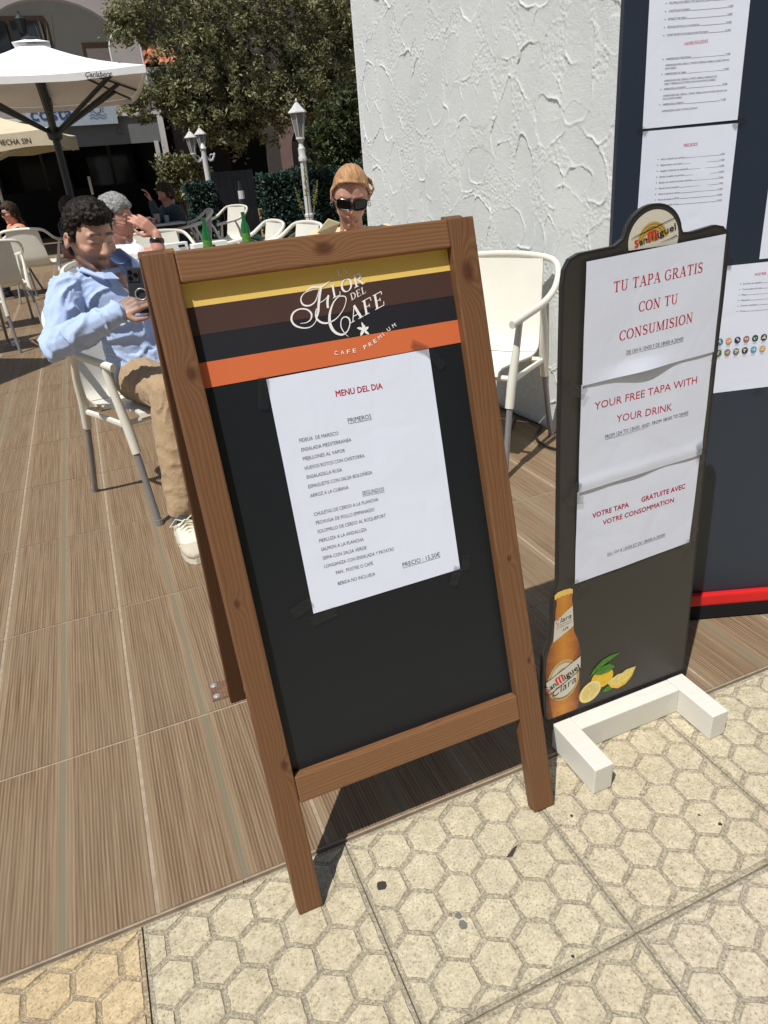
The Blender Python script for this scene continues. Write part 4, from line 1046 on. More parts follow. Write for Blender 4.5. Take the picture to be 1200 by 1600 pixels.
mb = MB(); mb.box((2.90, 24.4, 1.7), (3.12, 24.62, 3.87)); bp(mb, 'white_column', M['stone_lit'])
# round-topped parapet screen
mb = MB(); arcp = [(2.45+.42*math.cos(math.pi*i/16), 24.3, 4.45+.48*math.sin(math.pi*i/16)) for i in range(17)]
mb.tube([(2.87, 24.3, 3.25)]+arcp+[(2.03, 24.3, 3.25)], .03, 8); bp(mb, 'arched_screen_rim', M['white_metal'], True)
mb = MB(); mb.prism([(2.45+.40*math.cos(math.pi*i/16), 4.45+.46*math.sin(math.pi*i/16)) for i in range(17)]+[(2.05, 3.26), (2.85, 3.26)], 24.28, 24.32); bp(mb, 'arched_screen', M['wall_grey'])
# balcony lantern and bare twigs
bl = empty('balcony_lantern', (-.10, 26.5, 5.35), label='small dark lantern on the balcony under the loggia arch', cat='lantern')
mb = MB(); mb.lathe([(.02, .42), (.03, .34), (.16, .22), (.15, .19), (.09, -.12), (.05, -.18), (.02, -.5)], n=8); mb.build('lantern_body', M['dark_metal'], bl)
mb = MB(); mb.tube([(0, 0, -.5), (0, 0, -2.1)], .025, 6); mb.build('stand', M['dark_metal'], bl)
tw = empty('bare_plant', (.45, 26.3, 3.25), label='leafless potted plant on the balcony beside the dark door', cat='plant')
mb = MB(); mb.lathe([(.14, 0), (.18, .3), (.16, .31), (.15, .28)], n=12); mb.build('pot', M['terracotta'], tw)
mb = MB(); q = random.Random(4)
for i in range(9):
    a = q.uniform(0, 6.28); p = Vector((0, 0, .3)); pts = [p.copy()]
    for k in range(5): p += Vector((math.cos(a)*.07+q.uniform(-.04, .04), math.sin(a)*.05, q.uniform(.3, .48))); pts.append(p.copy())
    mb.tube(pts, [.022, .018, .014, .011, .008, .004], 5)
mb.build('bare_twigs', plain('pale_twig', (.26,.21,.16), .9, .1), tw)

# unseen building, added to keep skylight off the fronts of the boards
opp = empty('added_street_building', (0, -8, 0), label='unseen ochre three-storey building added behind the photographer to darken the board fronts', cat='building')
mb = MB(); mb.box((-16, -10.0, 0), (16, -8.0, 9.5)); mb.build('wall', plain('ochre_render', (.30,.24,.17), .9, .2), opp, loc=(0, 8, 0))
mb = MB(); mb.box((-16.3, -10.0, 9.503), (16.3, -7.6, 9.75)); mb.build('cornice', M['wall_lit'], opp, loc=(0, 8, 0))
for zz in (.2, 3.4, 6.5):
    for k in range(9):
        x = -14+k*3.4; hh = 2.3 if zz < 1 else 1.7
        mb = MB(); mb.box((x, -7.99, zz), (x+1.3, -7.93, zz+hh)); w_ = mb.build('window', M['dark_timber'], opp, loc=(0, 8, 0))
        mb = MB(); mb.box((x+.1, -7.925, zz+.1), (x+1.2, -7.915, zz+hh-.1)); mb.build('pane', M['dark_glass'], w_)
# flat-roofed bar pavilion
bar = empty('bar_pavilion', (0, 19, 0), label='flat-roofed bar with a grey fascia, pale blue name sign and dark interior', cat='bar building')
def rp(mb, name, mat, smooth=False): return mb.build(name, mat, bar, smooth=smooth, loc=(0, -19, 0))
mb = MB(); mb.box((-7, 19.0, 1.95), (2.30, 19.10, 2.50)); rp(mb, 'fascia', M['awning_grey'])
mb = MB(); mb.box((-7.05, 18.95, 2.503), (2.36, 24.0, 2.57)); rp(mb, 'roof', M['stone_lit'])
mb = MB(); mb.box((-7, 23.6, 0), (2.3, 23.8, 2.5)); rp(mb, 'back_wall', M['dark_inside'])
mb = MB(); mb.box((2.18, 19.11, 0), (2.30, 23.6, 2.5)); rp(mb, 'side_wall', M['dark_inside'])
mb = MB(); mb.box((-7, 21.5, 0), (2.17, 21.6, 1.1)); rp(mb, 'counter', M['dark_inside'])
for x in (-2.9, -1.1, .7):
    mb = MB(); mb.box((x, 23.5, .2), (x+1.3, 23.58, 2.1)); f = rp(mb, 'glass_door', M['dark_glass'])
    mb = MB(); mb.box((x+.60, 23.45, .2), (x+.68, 23.495, 2.1)); mb.build('door_frame', plain('dim_frame', (.10,.10,.11), .5), f)
for x in (2.17, -2.4):
    mb = MB(); mb.box((x-.045, 18.88, 0), (x+.045, 18.96, 1.97)); rp(mb, 'post', M['white_metal'])
mb = MB(); mb.box((.52, 20.0, .95), (.58, 20.05, 1.35)); rp(mb, 'menu_light', M['print_white'])
mb = MB(); mb.box((-.45, 18.86, 2.36), (1.42, 18.93, 2.87)); nsg = rp(mb, 'name_sign', M['sign_blue'])
g = MB(); add_text(g, 'costa', -.36, 2.50, .50, 2.50, .27, 18.852, bold=.012); g.build('sign_lettering', M['sign_letters'], nsg)
g = MB(); arcband(g, 1.02, 2.66, .075, .090, 0, 360, 18.853, 24)
for k in range(16):
    a = k*math.pi/8
    if math.sin(a) < -.45: continue
    ribbon(g, [(1.02+.11*math.cos(a), 2.66+.11*math.sin(a)), (1.02+.155*math.cos(a), 2.66+.155*math.sin(a))], [.014, .014], 18.853, n=1)
for dz in (0, -.055): ribbon(g, [(.84, 2.53+dz), (.91, 2.56+dz), (.98, 2.53+dz), (1.05, 2.56+dz), (1.12, 2.53+dz), (1.20, 2.56+dz)], [.012]*6, 18.853, n=4)
g.build('sun_logo', M['sign_letters'], nsg)
g = MB(); arcband(g, 1.42, 2.23, .05, .06, 0, 360, 18.992, 20); ribbon(g, [(1.30, 2.14), (1.36, 2.16), (1.42, 2.14), (1.48, 2.16), (1.54, 2.14)], [.012]*5, 18.992, n=4)
g.build('fascia_logo', plain('faint_print', (.10,.105,.115), .7, .2), bar, loc=(0, -19, 0))

# ================================================================== TREES, BUSHES, HEDGES
def leaf_quads(mb, centers, rr, n, size, spread, flat=.35, asp=2.4):
    for c, r in centers:
        for _ in range(n):
            d = Vector((rr.gauss(0, 1), rr.gauss(0, 1), rr.gauss(0, .8))); p = c+d*(r*spread)
            ax = Vector((rr.uniform(-1, 1), rr.uniform(-1, 1), rr.uniform(-.4, 1))).normalized()
            sd = ax.cross(Vector((rr.uniform(-1, 1), rr.uniform(-1, 1), rr.uniform(-1, 1)))).normalized()
            L = size*rr.uniform(.7, 1.3); w = L/asp*.5; nn = ax.cross(sd)*L*.12
            mb.v += [tuple(p-ax*L*.5), tuple(p+sd*w+nn), tuple(p+ax*L*.5), tuple(p-sd*w+nn)]
            b = len(mb.v)-4; mb.f.append((b, b+1, b+2, b+3)); mb.m.append(0)
def mesh_fast(mb, name, mat, parent):
    me = bpy.data.meshes.new(name); me.from_pydata(mb.v, [], mb.f); me.materials.append(mat); me.update()
    o = bpy.data.objects.new(name, me); COL.objects.link(o); o.parent = parent
    if parent: o.location = -parent.location
    return o
def limb(mb, p0, p1, r0, r1, rr, n=7, k=5, bend=.12):
    p0, p1 = Vector(p0), Vector(p1); L = (p1-p0).length; pts = []
    for i in range(k+1):
        t = i/k; p = p0.lerp(p1, t)
        if 0 < i < k: p += Vector((rr.uniform(-1, 1), rr.uniform(-1, 1), rr.uniform(-.5, .5)))*L*bend*.5
        pts.append(p)
    mb.tube(pts, [r0+(r1-r0)*i/k for i in range(k+1)], n); return pts
S17 = 17/1084*1.06
def lobes(lst, Y, seed, per, clump_r, n, size, mat, root, name='crown', asp=2.4, wy=1.0):
    rr = random.Random(seed); cl = []
    for px, py, r, dy, den in lst:
        c = at(px, py, Y+dy); R = r*Y/1084*1.06
        for _ in range(int(per*den)):
            d = Vector((rr.gauss(0, 1), rr.gauss(0, 1), rr.gauss(0, 1))).normalized()*(rr.random()**.42)
            cl.append((c+Vector((d.x*R, d.y*R*wy, d.z*R*.92)), clump_r*rr.uniform(.6, 1.3)))
    mb = MB(); leaf_quads(mb, cl, rr, n, size, .55, asp=asp)
    return mesh_fast(mb, name, mat, root), cl
bt = at(528, 330, 18.0); bt.z = 0
tree = empty('olive_tree', bt, label='large olive-green tree with drooping small-leaved branches beside the white wall', cat='tree')
L1 = [(325,50,80,0,1.1),(420,40,105,.3,1.3),(262,-45,84,0,.8),(380,-90,130,.5,1),(505,55,75,.4,1.0),(335,140,68,-.3,.9),(415,165,52,-.2,.8),(276,140,32,-.2,.5),(560,20,80,.6,.9),
      (197,36,26,-.3,.28),(485,145,45,0,.6),(335,190,34,-.4,.4),(530,110,50,.3,.7),(288,172,28,-.3,.35),(215,158,24,-.5,.2),(375,215,22,-.3,.15),(610,90,60,.6,.5)]
crown, cl = lobes(L1, 17, 11, 150, .13, 34, .105, M['leaf'], tree)
mb = MB(); q = random.Random(3); fork = Vector((bt.x-.3, bt.y, 2.0))
limb(mb, bt, fork, .20, .15, q, 10)
ends = [at(px, py, 17+dy) for px, py, r, dy, den in L1[:13]]
for e in ends:
    pts = limb(mb, fork, fork.lerp(e, .75), .09, .035, q, 7)
    for _ in range(5):
        t = pts[-1]+Vector((q.uniform(-.5, .5), q.uniform(-.5, .5), q.uniform(-.4, .5))); limb(mb, pts[-2], t, .03, .008, q, 5)
mesh_fast(mb, 'trunk', M['bark'], tree)
def bush(name, lst, Y, seed, per, n, size, mat, label, cat='bush', asp=2.0, group=None):
    b0 = at(lst[0][0], lst[0][1], Y); b0.z = 0
    r = empty(name, b0, label=label, cat=cat, group=group); c, cl_ = lobes(lst, Y, seed, per, .16, n, size, mat, r, 'foliage', asp)
    mb = MB(); q = random.Random(seed)
    for px, py, rr_, dy, den in lst: limb(mb, b0+Vector((q.uniform(-.1, .1), q.uniform(-.1, .1), 0)), at(px, py, Y+dy), .035, .012, q, 6)
    mesh_fast(mb, 'stem', M['bark'], r); return r
bush('broadleaf_bush', [(535,205,42,0,1.2),(545,165,30,0,.7),(515,235,34,0,.9),(555,250,40,.2,1.0),(505,200,20,0,.35),(560,300,40,.2,.8)], 14.5, 21, 34, 26, .12, M['leaf_dark'], 'dark broad-leaved bush between the single lamp and the white wall')
bush('sunlit_bush', [(286,266,22,0,1.),(270,262,18,0,.7),(310,268,15,0,.5),(285,298,22,0,.7),(262,290,14,0,.3)], 18.0, 22, 30, 24, .11, M['leaf'], 'yellow-green bush under the twin lamp next to the bar')
def hedge(x0, x1, y0, y1, z1, seed, n, label):
    root = empty('hedge', ((x0+x1)/2, (y0+y1)/2, 0), label=label, cat='hedge'); rr = random.Random(seed)
    mb = MB(); mb.box((x0+.08, y0+.08, 0), (x1-.08, y1-.08, z1-.12)); mesh_fast(mb, 'hedge_core', plain('hedge_core', (.006,.012,.009), .9, .1), root)
    mb = MB()
    for _ in range(n):
        f = rr.random(); x = rr.uniform(x0, x1); z = rr.uniform(.1, z1)*1.0; y = y0+rr.uniform(0, .1)
        if f > .7: z = z1-rr.uniform(0, .1)+.05*math.sin(x*5); y = rr.uniform(y0, y1)
        elif f > .6: x = x0+rr.uniform(0, .08) if rr.random() < .5 else x1-rr.uniform(0, .08); y = rr.uniform(y0, y1)
        leaf_quads(mb, [(Vector((x, y, z)), .04)], rr, 3, .06, .5, asp=1.8)
    c = mesh_fast(mb, 'foliage', M['hedge'], root); return root
hedge(3.30, 6.2, 13.8, 14.5, 1.14, 31, 5200, 'long blue-green clipped hedge behind the single lamp post')
hedge(1.95, 2.45, 13.9, 14.5, 1.08, 32, 1500, 'short dark green hedge panel between the bar and the dark doorway')
gt = empty('garden_gate', (2.87, 14.25, 0), label='dark solid gate closing the gap between the two hedges', cat='gate')
for i in range(6):
    mb = MB(); mb.box((-.395+i*.132, -.015, .03), (-.395+i*.132+.126, .015, 1.22), bev=.003); mb.build('board', M['dark_inside'], gt)
mb = MB(); mb.box((-.40, .018, .2), (.40, .045, .28)); mb.box((-.40, .018, .95), (.40, .045, 1.03)); mb.build('ledger', M['dark_inside'], gt)
cp0 = at(384, 350, 12.2); cpt = at(383, 282, 12.2)
cps = empty('closed_parasol', (cp0.x, 12.2, 0), label='slim folded dark parasol on a pole in front of the gate', cat='parasol')
mb = MB(); mb.lathe([(.02, 0), (.02, cpt.z-.02)], n=10); mb.build('pole', M['dark_metal'], cps)
mb = MB(); mb.lathe([(.03, cpt.z-.62), (.055, cpt.z-.50), (.045, cpt.z-.2), (.02, cpt.z)], n=10); mb.build('folded_canopy', M['dark_tee'], cps, smooth=True)
mb = MB(); mb.lathe([(.05, cpt.z-.26), (.048, cpt.z-.14)], n=10); mb.build('strap', M['white_metal'], cps)
# flowering aloe stems by the lamp
al = empty('aloe_plant', (2.72, 11.6, 0), label='spiky plant with tall yellow-green flower stalks in front of the lamp post', cat='plant')
for i, (px, py, bx) in enumerate(((474,250,484),(461,294,480),(496,281,488))):
    top = at(px, py, 11.6); base = Vector((2.72+(i-1)*.03, 11.6, .02)); mid = at(bx, 350, 11.6)
    mb = MB(); mb.tube([base, mid, mid.lerp(top, .45)], [.014, .012, .010], 6); mesh_fast(mb, 'flower_stalk', plain('grey_stem', (.16,.15,.11), .7, .2), al)
    mb = MB(); rr = random.Random(i)
    for k in range(90):
        t = .45+.55*k/90; p = mid.lerp(top, t); a = rr.uniform(0, 6.28); rad = .045*(1.15-t)*1.3
        d = Vector((math.cos(a)*rad, math.sin(a)*rad, rr.uniform(-.02, .03))); mb.tube([p, p+d], [.006, .004], 4)
    mb.tube([mid.lerp(top, .45), top], [.010, .004], 5); mesh_fast(mb, 'flower_spike', M['succulent'], al)
mb = MB(); rr = random.Random(9)
for i in range(16):
    a = i*.9; L = rr.uniform(.3, .55); b0 = Vector((2.72, 11.6, .05)); d = Vector((math.cos(a), math.sin(a), 0))
    mb.tube([b0, b0+d*L*.5+Vector((0, 0, .2)), b0+d*L+Vector((0, 0, .25))], [.03, .022, .003], 5, flat=.4)
mesh_fast(mb, 'fleshy_leaf_rosette', M['hedge'], al)

# ================================================================== GARDEN LAMPS
def lantern(parent, c, s=1.0):
    n = 6; c = Vector(c)
    mb = MB(); mb.lathe([(.002, .30*s), (.014*s, .285*s), (.020*s, .265*s), (.010*s, .245*s), (.030*s, .235*s), (.085*s, .175*s), (.150*s, .115*s), (.155*s, .10*s), (.12*s, .098*s)], c, 6); cp = mb.build('lantern_cap', M['white_metal'], parent)
    mb = MB()
    for i in range(6):
        a = i*math.pi/3; mb.tube([c+Vector((.118*s*math.cos(a), .118*s*math.sin(a), .10*s)), c+Vector((.062*s*math.cos(a), .062*s*math.sin(a), -.24*s))], .007*s, 5)
    mb.lathe([(.070*s, -.235*s), (.074*s, -.26*s), (.05*s, -.285*s), (.03*s, -.33*s)], c, 12); mb.build('lantern_cage', M['white_metal'], parent)
    for i in range(6):
        a, b = i*math.pi/3+.07, (i+1)*math.pi/3-.07
        P = lambda an, r, z: c+Vector((r*s*math.cos(an), r*s*math.sin(an), z*s))
        mb = MB(); mb.add([P(a, .108, .096), P(b, .108, .096), P(b, .058, -.232), P(a, .058, -.232), P(a, .104, .096), P(b, .104, .096), P(b, .054, -.232), P(a, .054, -.232)], [(0, 1, 2, 3), (7, 6, 5, 4), (0, 4, 5, 1), (3, 2, 6, 7)])
        mb.build('pane', M['lamp_glass'], parent)
lp = at(470, 222, 13.5); lx = lp.x
lamp1 = empty('garden_lamp', (lx, 13.5, 0), label='white single-lantern garden lamp on a ringed post in front of the tall hedge', cat='lamp post')
zt = lp.z
mb = MB(); mb.lathe([(.14, 0), (.14, .06), (.10, .10), (.075, .35), (.085, .36), (.085, .40), (.062, .42), (.055, zt-.32), (.075, zt-.30), (.075, zt-.24), (.062, zt-.22), (.066, zt-.10), (.05, zt-.08), (.035, zt+.02)], n=18); mb.build('post', M['white_metal'], lamp1, smooth=True)
lantern(lamp1, (0, 0, zt+.34), 1.12)
l2 = at(319, 243, 15.4)
lamp2 = empty('twin_lamp', (l2.x, 15.4, 0), label='white garden lamp with lanterns on curled side brackets near the bar', cat='lamp post')
zt = l2.z
mb = MB(); mb.lathe([(.14, 0), (.12, .1), (.07, .4), (.055, .45), (.05, zt+.1), (.07, zt+.12), (.05, zt+.16), (.02, zt+.20), (.001, zt+.22)], n=16); mb.build('post', M['white_metal'], lamp2, smooth=True)
for sx, sy in ((-1, 0), (1, 0), (0, 1)):
    mb = MB(); pts = []
    for i in range(13):
        t = i/12; pts.append((sx*(.04+.17*t), sy*(.04+.17*t), zt-.02-.10*math.sin(math.pi*t)+.05*t))
    mb.tube(pts, .018, 6); sc = [(sx*(.15+.05*math.cos(a)), sy*(.15+.05*math.cos(a)), zt-.04+.05*math.sin(a)) for a in np.linspace(0, 5.2, 12)]
    mb.tube(sc, .013, 5); mb.build('scroll_bracket', M['white_metal'], lamp2, smooth=True)
    if sx < 1: lantern(lamp2, (sx*.20+(.03 if sy else 0), sy*.20, zt+.24+.05*sy), .78)

# ================================================================== UMBRELLAS
def umbrella(name, cx, cy, rot, hx, hy, ze, za, zh, mat, label, group, pole_mat, valance=.13, text=None, pr=.030, sr=.014):
    root = empty(name, (cx, cy, 0), (0, 0, rot), label, 'parasol', group)
    C = [(-hx, -hy), (hx, -hy), (hx, hy), (-hx, hy)]; n = 8
    for q in range(4):                                   # four stretched panels
        a, b = Vector((*C[q], ze)), Vector((*C[(q+1) % 4], ze)); ap = Vector((0, 0, za)); mb = MB(); vs = []; idx = {}
        for i in range(n+1):
            for j in range(i+1):
                u = i/n; s = j/i if i else 0
                e = a.lerp(b, s); p = ap.lerp(e, u); p.z -= .09*math.sin(math.pi*s)*u*u*.6 + .05*math.sin(math.pi*u)
                idx[i, j] = len(vs); vs.append(p)
        fs = []
        for i in range(n):
            for j in range(i+1):
                fs.append((idx[i, j], idx[i+1, j], idx[i+1, j+1]))
                if j < i: fs.append((idx[i, j], idx[i+1, j+1], idx[i, j+1]))
        mb.add(vs, fs); mb.build('canopy_panel', mat, root, smooth=True)
        mb = MB(); vs = []; k = 16; out = Vector(((a.x+b.x)/2, (a.y+b.y)/2, 0)).normalized()
        for i in range(k+1):
            s = i/k; e = a.lerp(b, s); e.z -= .054*math.sin(math.pi*s)
            dr = valance*(1-.12*abs(math.sin(s*math.pi*3)))
            vs += [e+out*.004, e+out*.006+Vector((0, 0, -dr)), e+out*.001, e+out*.003+Vector((0, 0, -dr))]
        mb.add(vs, [(4*i, 4*i+1, 4*i+5, 4*i+4) for i in range(k)]+[(4*i+2, 4*i+6, 4*i+7, 4*i+3) for i in range(k)]); v = mb.build('valance', mat, root, smooth=True)
        if text and q == 0:
            g = MB(); s, u0, u1, cap, sh, mt = text; add_text(g, s, u0, ze-.045-valance*.62, u1, ze-.045-valance*.62, cap, -hy-.012, shear=sh, bold=.01); g.build('valance_lettering', mt, v)
    mb = MB()
    mb.add([(-.20, -.22, za-.035), (.20, -.22, za-.035), (.20, .22, za-.035), (-.20, .22, za-.035), (0, 0, za+.03)], [(0, 1, 4), (1, 2, 4), (2, 3, 4), (3, 0, 4)]); mb.build('vent_cap', mat, root)
    mb = MB(); mb.lathe([(.09, za+.012), (.10, za+.03), (.06, za+.045), (.001, za+.05)], n=12); mb.build('finial', pole_mat, root)
    mb = MB(); mb.lathe([(pr, .08), (pr, za+.06)], n=14); mb.build('pole', pole_mat, root, smooth=True)
    mb = MB(); mb.lathe([(pr+.004, zh-.12), (pr+.035, zh-.10), (pr+.045, zh-.03), (pr+.035, zh+.02), (pr+.004, zh+.03)], n=14); mb.build('hub', pole_mat, root)
    for i in range(8):
        e = C[i//2] if i % 2 == 0 else ((C[i//2][0]+C[(i//2+1) % 4][0])/2, (C[i//2][1]+C[(i//2+1) % 4][1])/2)
        E_ = Vector((e[0], e[1], ze-(.0 if i % 2 == 0 else .054))); A = Vector((0, 0, za))
        mb = MB(); mb.tube([A.lerp(E_, .04)+Vector((0, 0, -.05)), A.lerp(E_, .5)+Vector((0, 0, -.075)), A.lerp(E_, .985)+Vector((0, 0, -.02))], .012, 6, flat=1.5); mb.build('rib', pole_mat, root)
        m_ = A.lerp(E_, .80); mb = MB(); mb.tube([(E_.x*.04, E_.y*.04, zh-.03), m_+Vector((0, 0, -.04))], sr, 6, flat=1.3); mb.build('strut', pole_mat, root)
    mb = MB(); mb.lathe([(.32, .0), (.33, .03), (.30, .065), (pr+.02, .075), (pr+.015, .22), (pr+.003, .24)], n=28); mb.build('base', M['grey_tube'], root)
    return root
UG = 'square parasols on the terrace'
umbrella('parasol', .02, 10.45, R_(-2), 1.08, 1.70, 2.27, 2.74, 1.84, M['canvas'], 'big white square parasol on a dark pole over the left tables', UG, M['dark_metal'], .07,
         ('Carlsberg', .48, .74, .045, .35, M['black']), pr=.044, sr=.023)
umbrella('parasol', -1.25, 17.0, R_(-8), 1.5, 1.5, 2.14, 2.62, 1.75, M['cream_canvas'], 'cream square parasol with brown beer lettering in front of the bar', UG, M['white_metal'], .27,
         ('CERVEZA HECHA SIN', .03, 1.08, .085, 0, M['dark_timber']))
umbrella('parasol', -3.47, 5.19, R_(-39), 1.5, 1.5, 2.30, 2.86, 1.86, M['canvas'], 'white parasol off to the left shading the nearest tables', UG, M['dark_metal'], .11)

# ================================================================== TERRACE CHAIRS
def make_chair(label, tube_mat):
    t = empty('terrace_chair', label=label, cat='chair', group='white plastic terrace armchairs')
    # seat shell and back shell: one thick curved sheet each
    def shell(prof, width, name, nx=10):
        mb = MB(); k = len(prof); vs = []
        for side in (0, 1):
            for i, (y, z) in enumerate(prof):
                a = prof[min(i+1, k-1)]; b = prof[max(i-1, 0)]; ty, tz = a[0]-b[0], a[1]-b[1]; L = math.hypot(ty, tz); ny, nz = tz/L, -ty/L
                for j in range(nx+1):
                    s = j/nx*2-1; w = width(i/(k-1)); dish = .014*(1-s*s)
                    o = (.004 if side else -.004)+dish
                    vs.append((s*w, y+ny*o, z+nz*o))
        n1 = k*(nx+1)
        I = lambda sd, i, j: sd*n1+i*(nx+1)+j
        fs = []
        for i in range(k-1):
            for j in range(nx):
                fs.append((I(0,i,j), I(0,i,j+1), I(0,i+1,j+1), I(0,i+1,j))); fs.append((I(1,i,j), I(1,i+1,j), I(1,i+1,j+1), I(1,i,j+1)))
            for j in (0, nx): fs.append((I(0,i,j), I(0,i+1,j), I(1,i+1,j), I(1,i,j)))
        for i in (0, k-1):
            for j in range(nx): fs.append((I(0,i,j), I(1,i,j), I(1,i,j+1), I(0,i,j+1)))
        mb.add(vs, fs); return mb.build(name, M['white_plastic'], t, smooth=True)
    shell([(-.245,.425),(-.235,.440),(-.20,.447),(-.10,.440),(0,.428),(.10,.420),(.155,.425)], lambda u: .215+.012*(1-u), 'seat')
    shell([(.157,.427),(.192,.440),(.212,.468),(.225,.52),(.240,.60),(.256,.68),(.272,.76),(.280,.805)], lambda u: .215-.030*u, 'backrest')
    loop = [(-.292,-.255,.640),(-.297,-.15,.652),(-.300,-.02,.664),(-.298,.08,.680),(-.291,.17,.712),(-.272,.240,.762),(-.228,.280,.800),(-.12,.296,.816),(0,.299,.820)]
    loop = loop+[(-x, y, z) for x, y, z in reversed(loop[:-1])]
    P = [Vector(p) for p in loop]; sm_ = []
    for i in range(len(P)-1):
        p0, p1, p2, p3 = P[max(i-1,0)], P[i], P[i+1], P[min(i+2,len(P)-1)]
        for k in range(3):
            u = k/3; sm_.append(.5*((2*p1)+(p2-p0)*u+(2*p0-5*p1+4*p2-p3)*u*u+(3*p1-p0-3*p2+p3)*u**3))
    sm_.append(P[-1])
    mb = MB(); mb.tube(sm_, .0165, 10, flat=.8); mb.build('arm_rail', M['white_plastic'], t, smooth=True)
    for s in (-1, 1):
        pf = [(s*.292,-.185,.640), (s*.284,-.205,.50), (s*.279,-.225,.40), (s*.277,-.240,.30)]
        mb = MB(); mb.tube([(s*.2775,-.238,.315), (s*.279,-.262,.16), (s*.281,-.285,.003)], [.0128,.0128,.0128], 10); lg_ = mb.build('leg', tube_mat, t, smooth=True)
        mb = MB(); mb.tube(pf, [.013,.0165,.019,.0185], 10); mb.build('leg_sleeve', M['white_plastic'], lg_, smooth=True)
        mb = MB(); mb.tube([(s*.281,-.2845,.022), (s*.281,-.287,.001)], .0155, 10); mb.build('foot_cap', tube_mat, lg_)
        pr = [(s*.298,.02,.660), (s*.285,.075,.56), (s*.268,.115,.44), (s*.262,.150,.33)]
        mb = MB(); mb.tube([(s*.263,.146,.345), (s*.260,.205,.16), (s*.258,.262,.003)], .0128, 10); lg_ = mb.build('leg', tube_mat, t, smooth=True)
        mb = MB(); mb.tube(pr, [.012,.0155,.019,.0185], 10); mb.build('leg_sleeve', M['white_plastic'], lg_, smooth=True)
        mb = MB(); mb.tube([(s*.258,.261,.022), (s*.258,.264,.001)], .0155, 10); mb.build('foot_cap', tube_mat, lg_)
        mb = MB(); mb.tube([(s*.276,-.215,.405), (s*.262,-.04,.402), (s*.264,.12,.405)], .013, 8, flat=.7); mb.build('side_rail', M['white_plastic'], t, smooth=True)
    mb = MB(); mb.tube([(-.272,-.20,.410), (0,-.20,.402), (.272,-.20,.410)], .012, 8); mb.build('cross_rail', M['white_plastic'], t, smooth=True)
    mb = MB(); mb.tube([(-.262,.12,.405), (0,.12,.398), (.262,.12,.405)], .012, 8); mb.build('cross_rail', M['white_plastic'], t, smooth=True)
    return t
ch0 = make_chair('white terrace chair with grey legs holding the man in the blue shirt', M['grey_tube'])
def face(fx, fy): return math.atan2(fx, -fy)
def put_chair(o, x, y, fx, fy, label=None):
    o.location = (x, y, 0); o.rotation_euler = (0, 0, face(fx, fy))
    if label: o['label'] = label
    return o
bpy.context.view_layer.update()
put_chair(ch0, .145, 3.045, .456, -.89)
for x, y, fx, fy, lab in (
    (1.505, 2.70, -.84, -.54, 'empty white armchair standing against the textured wall, right of the easel'),
    (1.13, 3.22, -.35, -.94, 'white chair of the woman in sunglasses, behind the easel top'),
    (.20, 4.60, .95, -.3, 'white chair of the grey-haired man in the white T-shirt'),
    (.62, 6.45, .05, -1., 'white chair facing the camera across the bottle table, rounded rail showing'),
    (.78, 4.62, .1, 1., 'white chair with its back rail in front of the green bottles'),
    (1.33, 6.45, -1., -.12, 'rear one of two white armchairs side on in front of the hedge'),
    (1.47, 5.85, -1., -.22, 'nearer of two white armchairs side on in front of the hedge'),
    (1.75, 9.9, -.9, -.4, 'white chair further back, near the foot of the twin lamp'),
    (-.86, 8.05, -.25, 1., 'white chair seen from behind at the left edge of the photo'),
    (-.50, 9.75, .35, .94, 'pale chair in the parasol shade behind the woman in the coral top'),
    (-.92, 10.4, -.9, .25, 'chair of the long-haired woman in the coral top'),
    (.28, 9.95, .9, .3, 'shaded chair under the seated person in dark clothes behind the young man'),
    (1.32, 9.75, -1, .0, 'shaded chair of the man in the dark teal shirt'),
    (-1.02, 6.85, .2, -1., 'white chair cut off by the left edge with one grey leg showing'),):
    put_chair(copy_tree(ch0), x, y, fx, fy, lab)

# ================================================================== TABLES AND WHAT STANDS ON THEM
def table(x, y, label, top=.735, half=.36):
    t = empty('terrace_table', (x, y, 0), (0, 0, .12), label, 'table', 'square terrace tables')
    mb = MB(); mb.box((-half, -half, top-.022), (half, half, top), bev=.006); mb.build('table_top', M['table_grey'], t)
    mb = MB(); mb.lathe([(.028, .03), (.028, top-.022)], n=14); mb.build('column', M['grey_tube'], t, smooth=True)
    for a in range(4):
        an = a*math.pi/2+.78; mb = MB(); mb.tube([(0, 0, .06), (.30*math.cos(an), .30*math.sin(an), .012)], .018, 8); mb.build('foot', M['grey_tube'], t)
    return t
table(.80, 5.35, 'pale square table with beer bottles and a paper holder behind the easel')
table(.82, 9.55, 'shaded table with cups in front of the man in the dark shirt')
table(-1.5, 10.5, 'shaded table in front of the woman in the coral top')
def bottle(px, py, Y, label):
    p = at(px, py, Y); r = empty('beer_bottle', (p.x, Y, .736), label=label, cat='bottle', group='green beer bottles')
    mb = MB(); mb.lathe([(.029, 0), (.031, .01), (.031, .125), (.027, .150), (.0145, .185), (.013, .225), (.0145, .230), (.014, .238)], n=20); mb.build('glass_body', M['green_glass'], r, smooth=True)
    mb = MB(); mb.lathe([(.0315, .04), (.0315, .10)], n=20); mb.build('paper_label', M['leaf_print'], r, smooth=True)
bottle(323, 372, 5.15, 'green beer bottle on the left of the table, nearer the grey-haired man')
bottle(384, 365, 5.35, 'green beer bottle on the right of the table, beside the side-on armchairs')
h = empty('paper_holder', (.60, 5.38, .736), (0, 0, .2), 'white cardboard holder with a brown napkin square on the bottle table', 'holder')
mb = MB(); mb.box((-.09, -.03, 0), (.09, .03, .085), bev=.003); mb.build('card_box', M['print_white'], h)
mb = MB(); mb.box((-.085, -.036, .015), (-.02, -.031, .055)); mb.build('brown_patch', plain('kraft', (.45,.22,.08), .8), h)
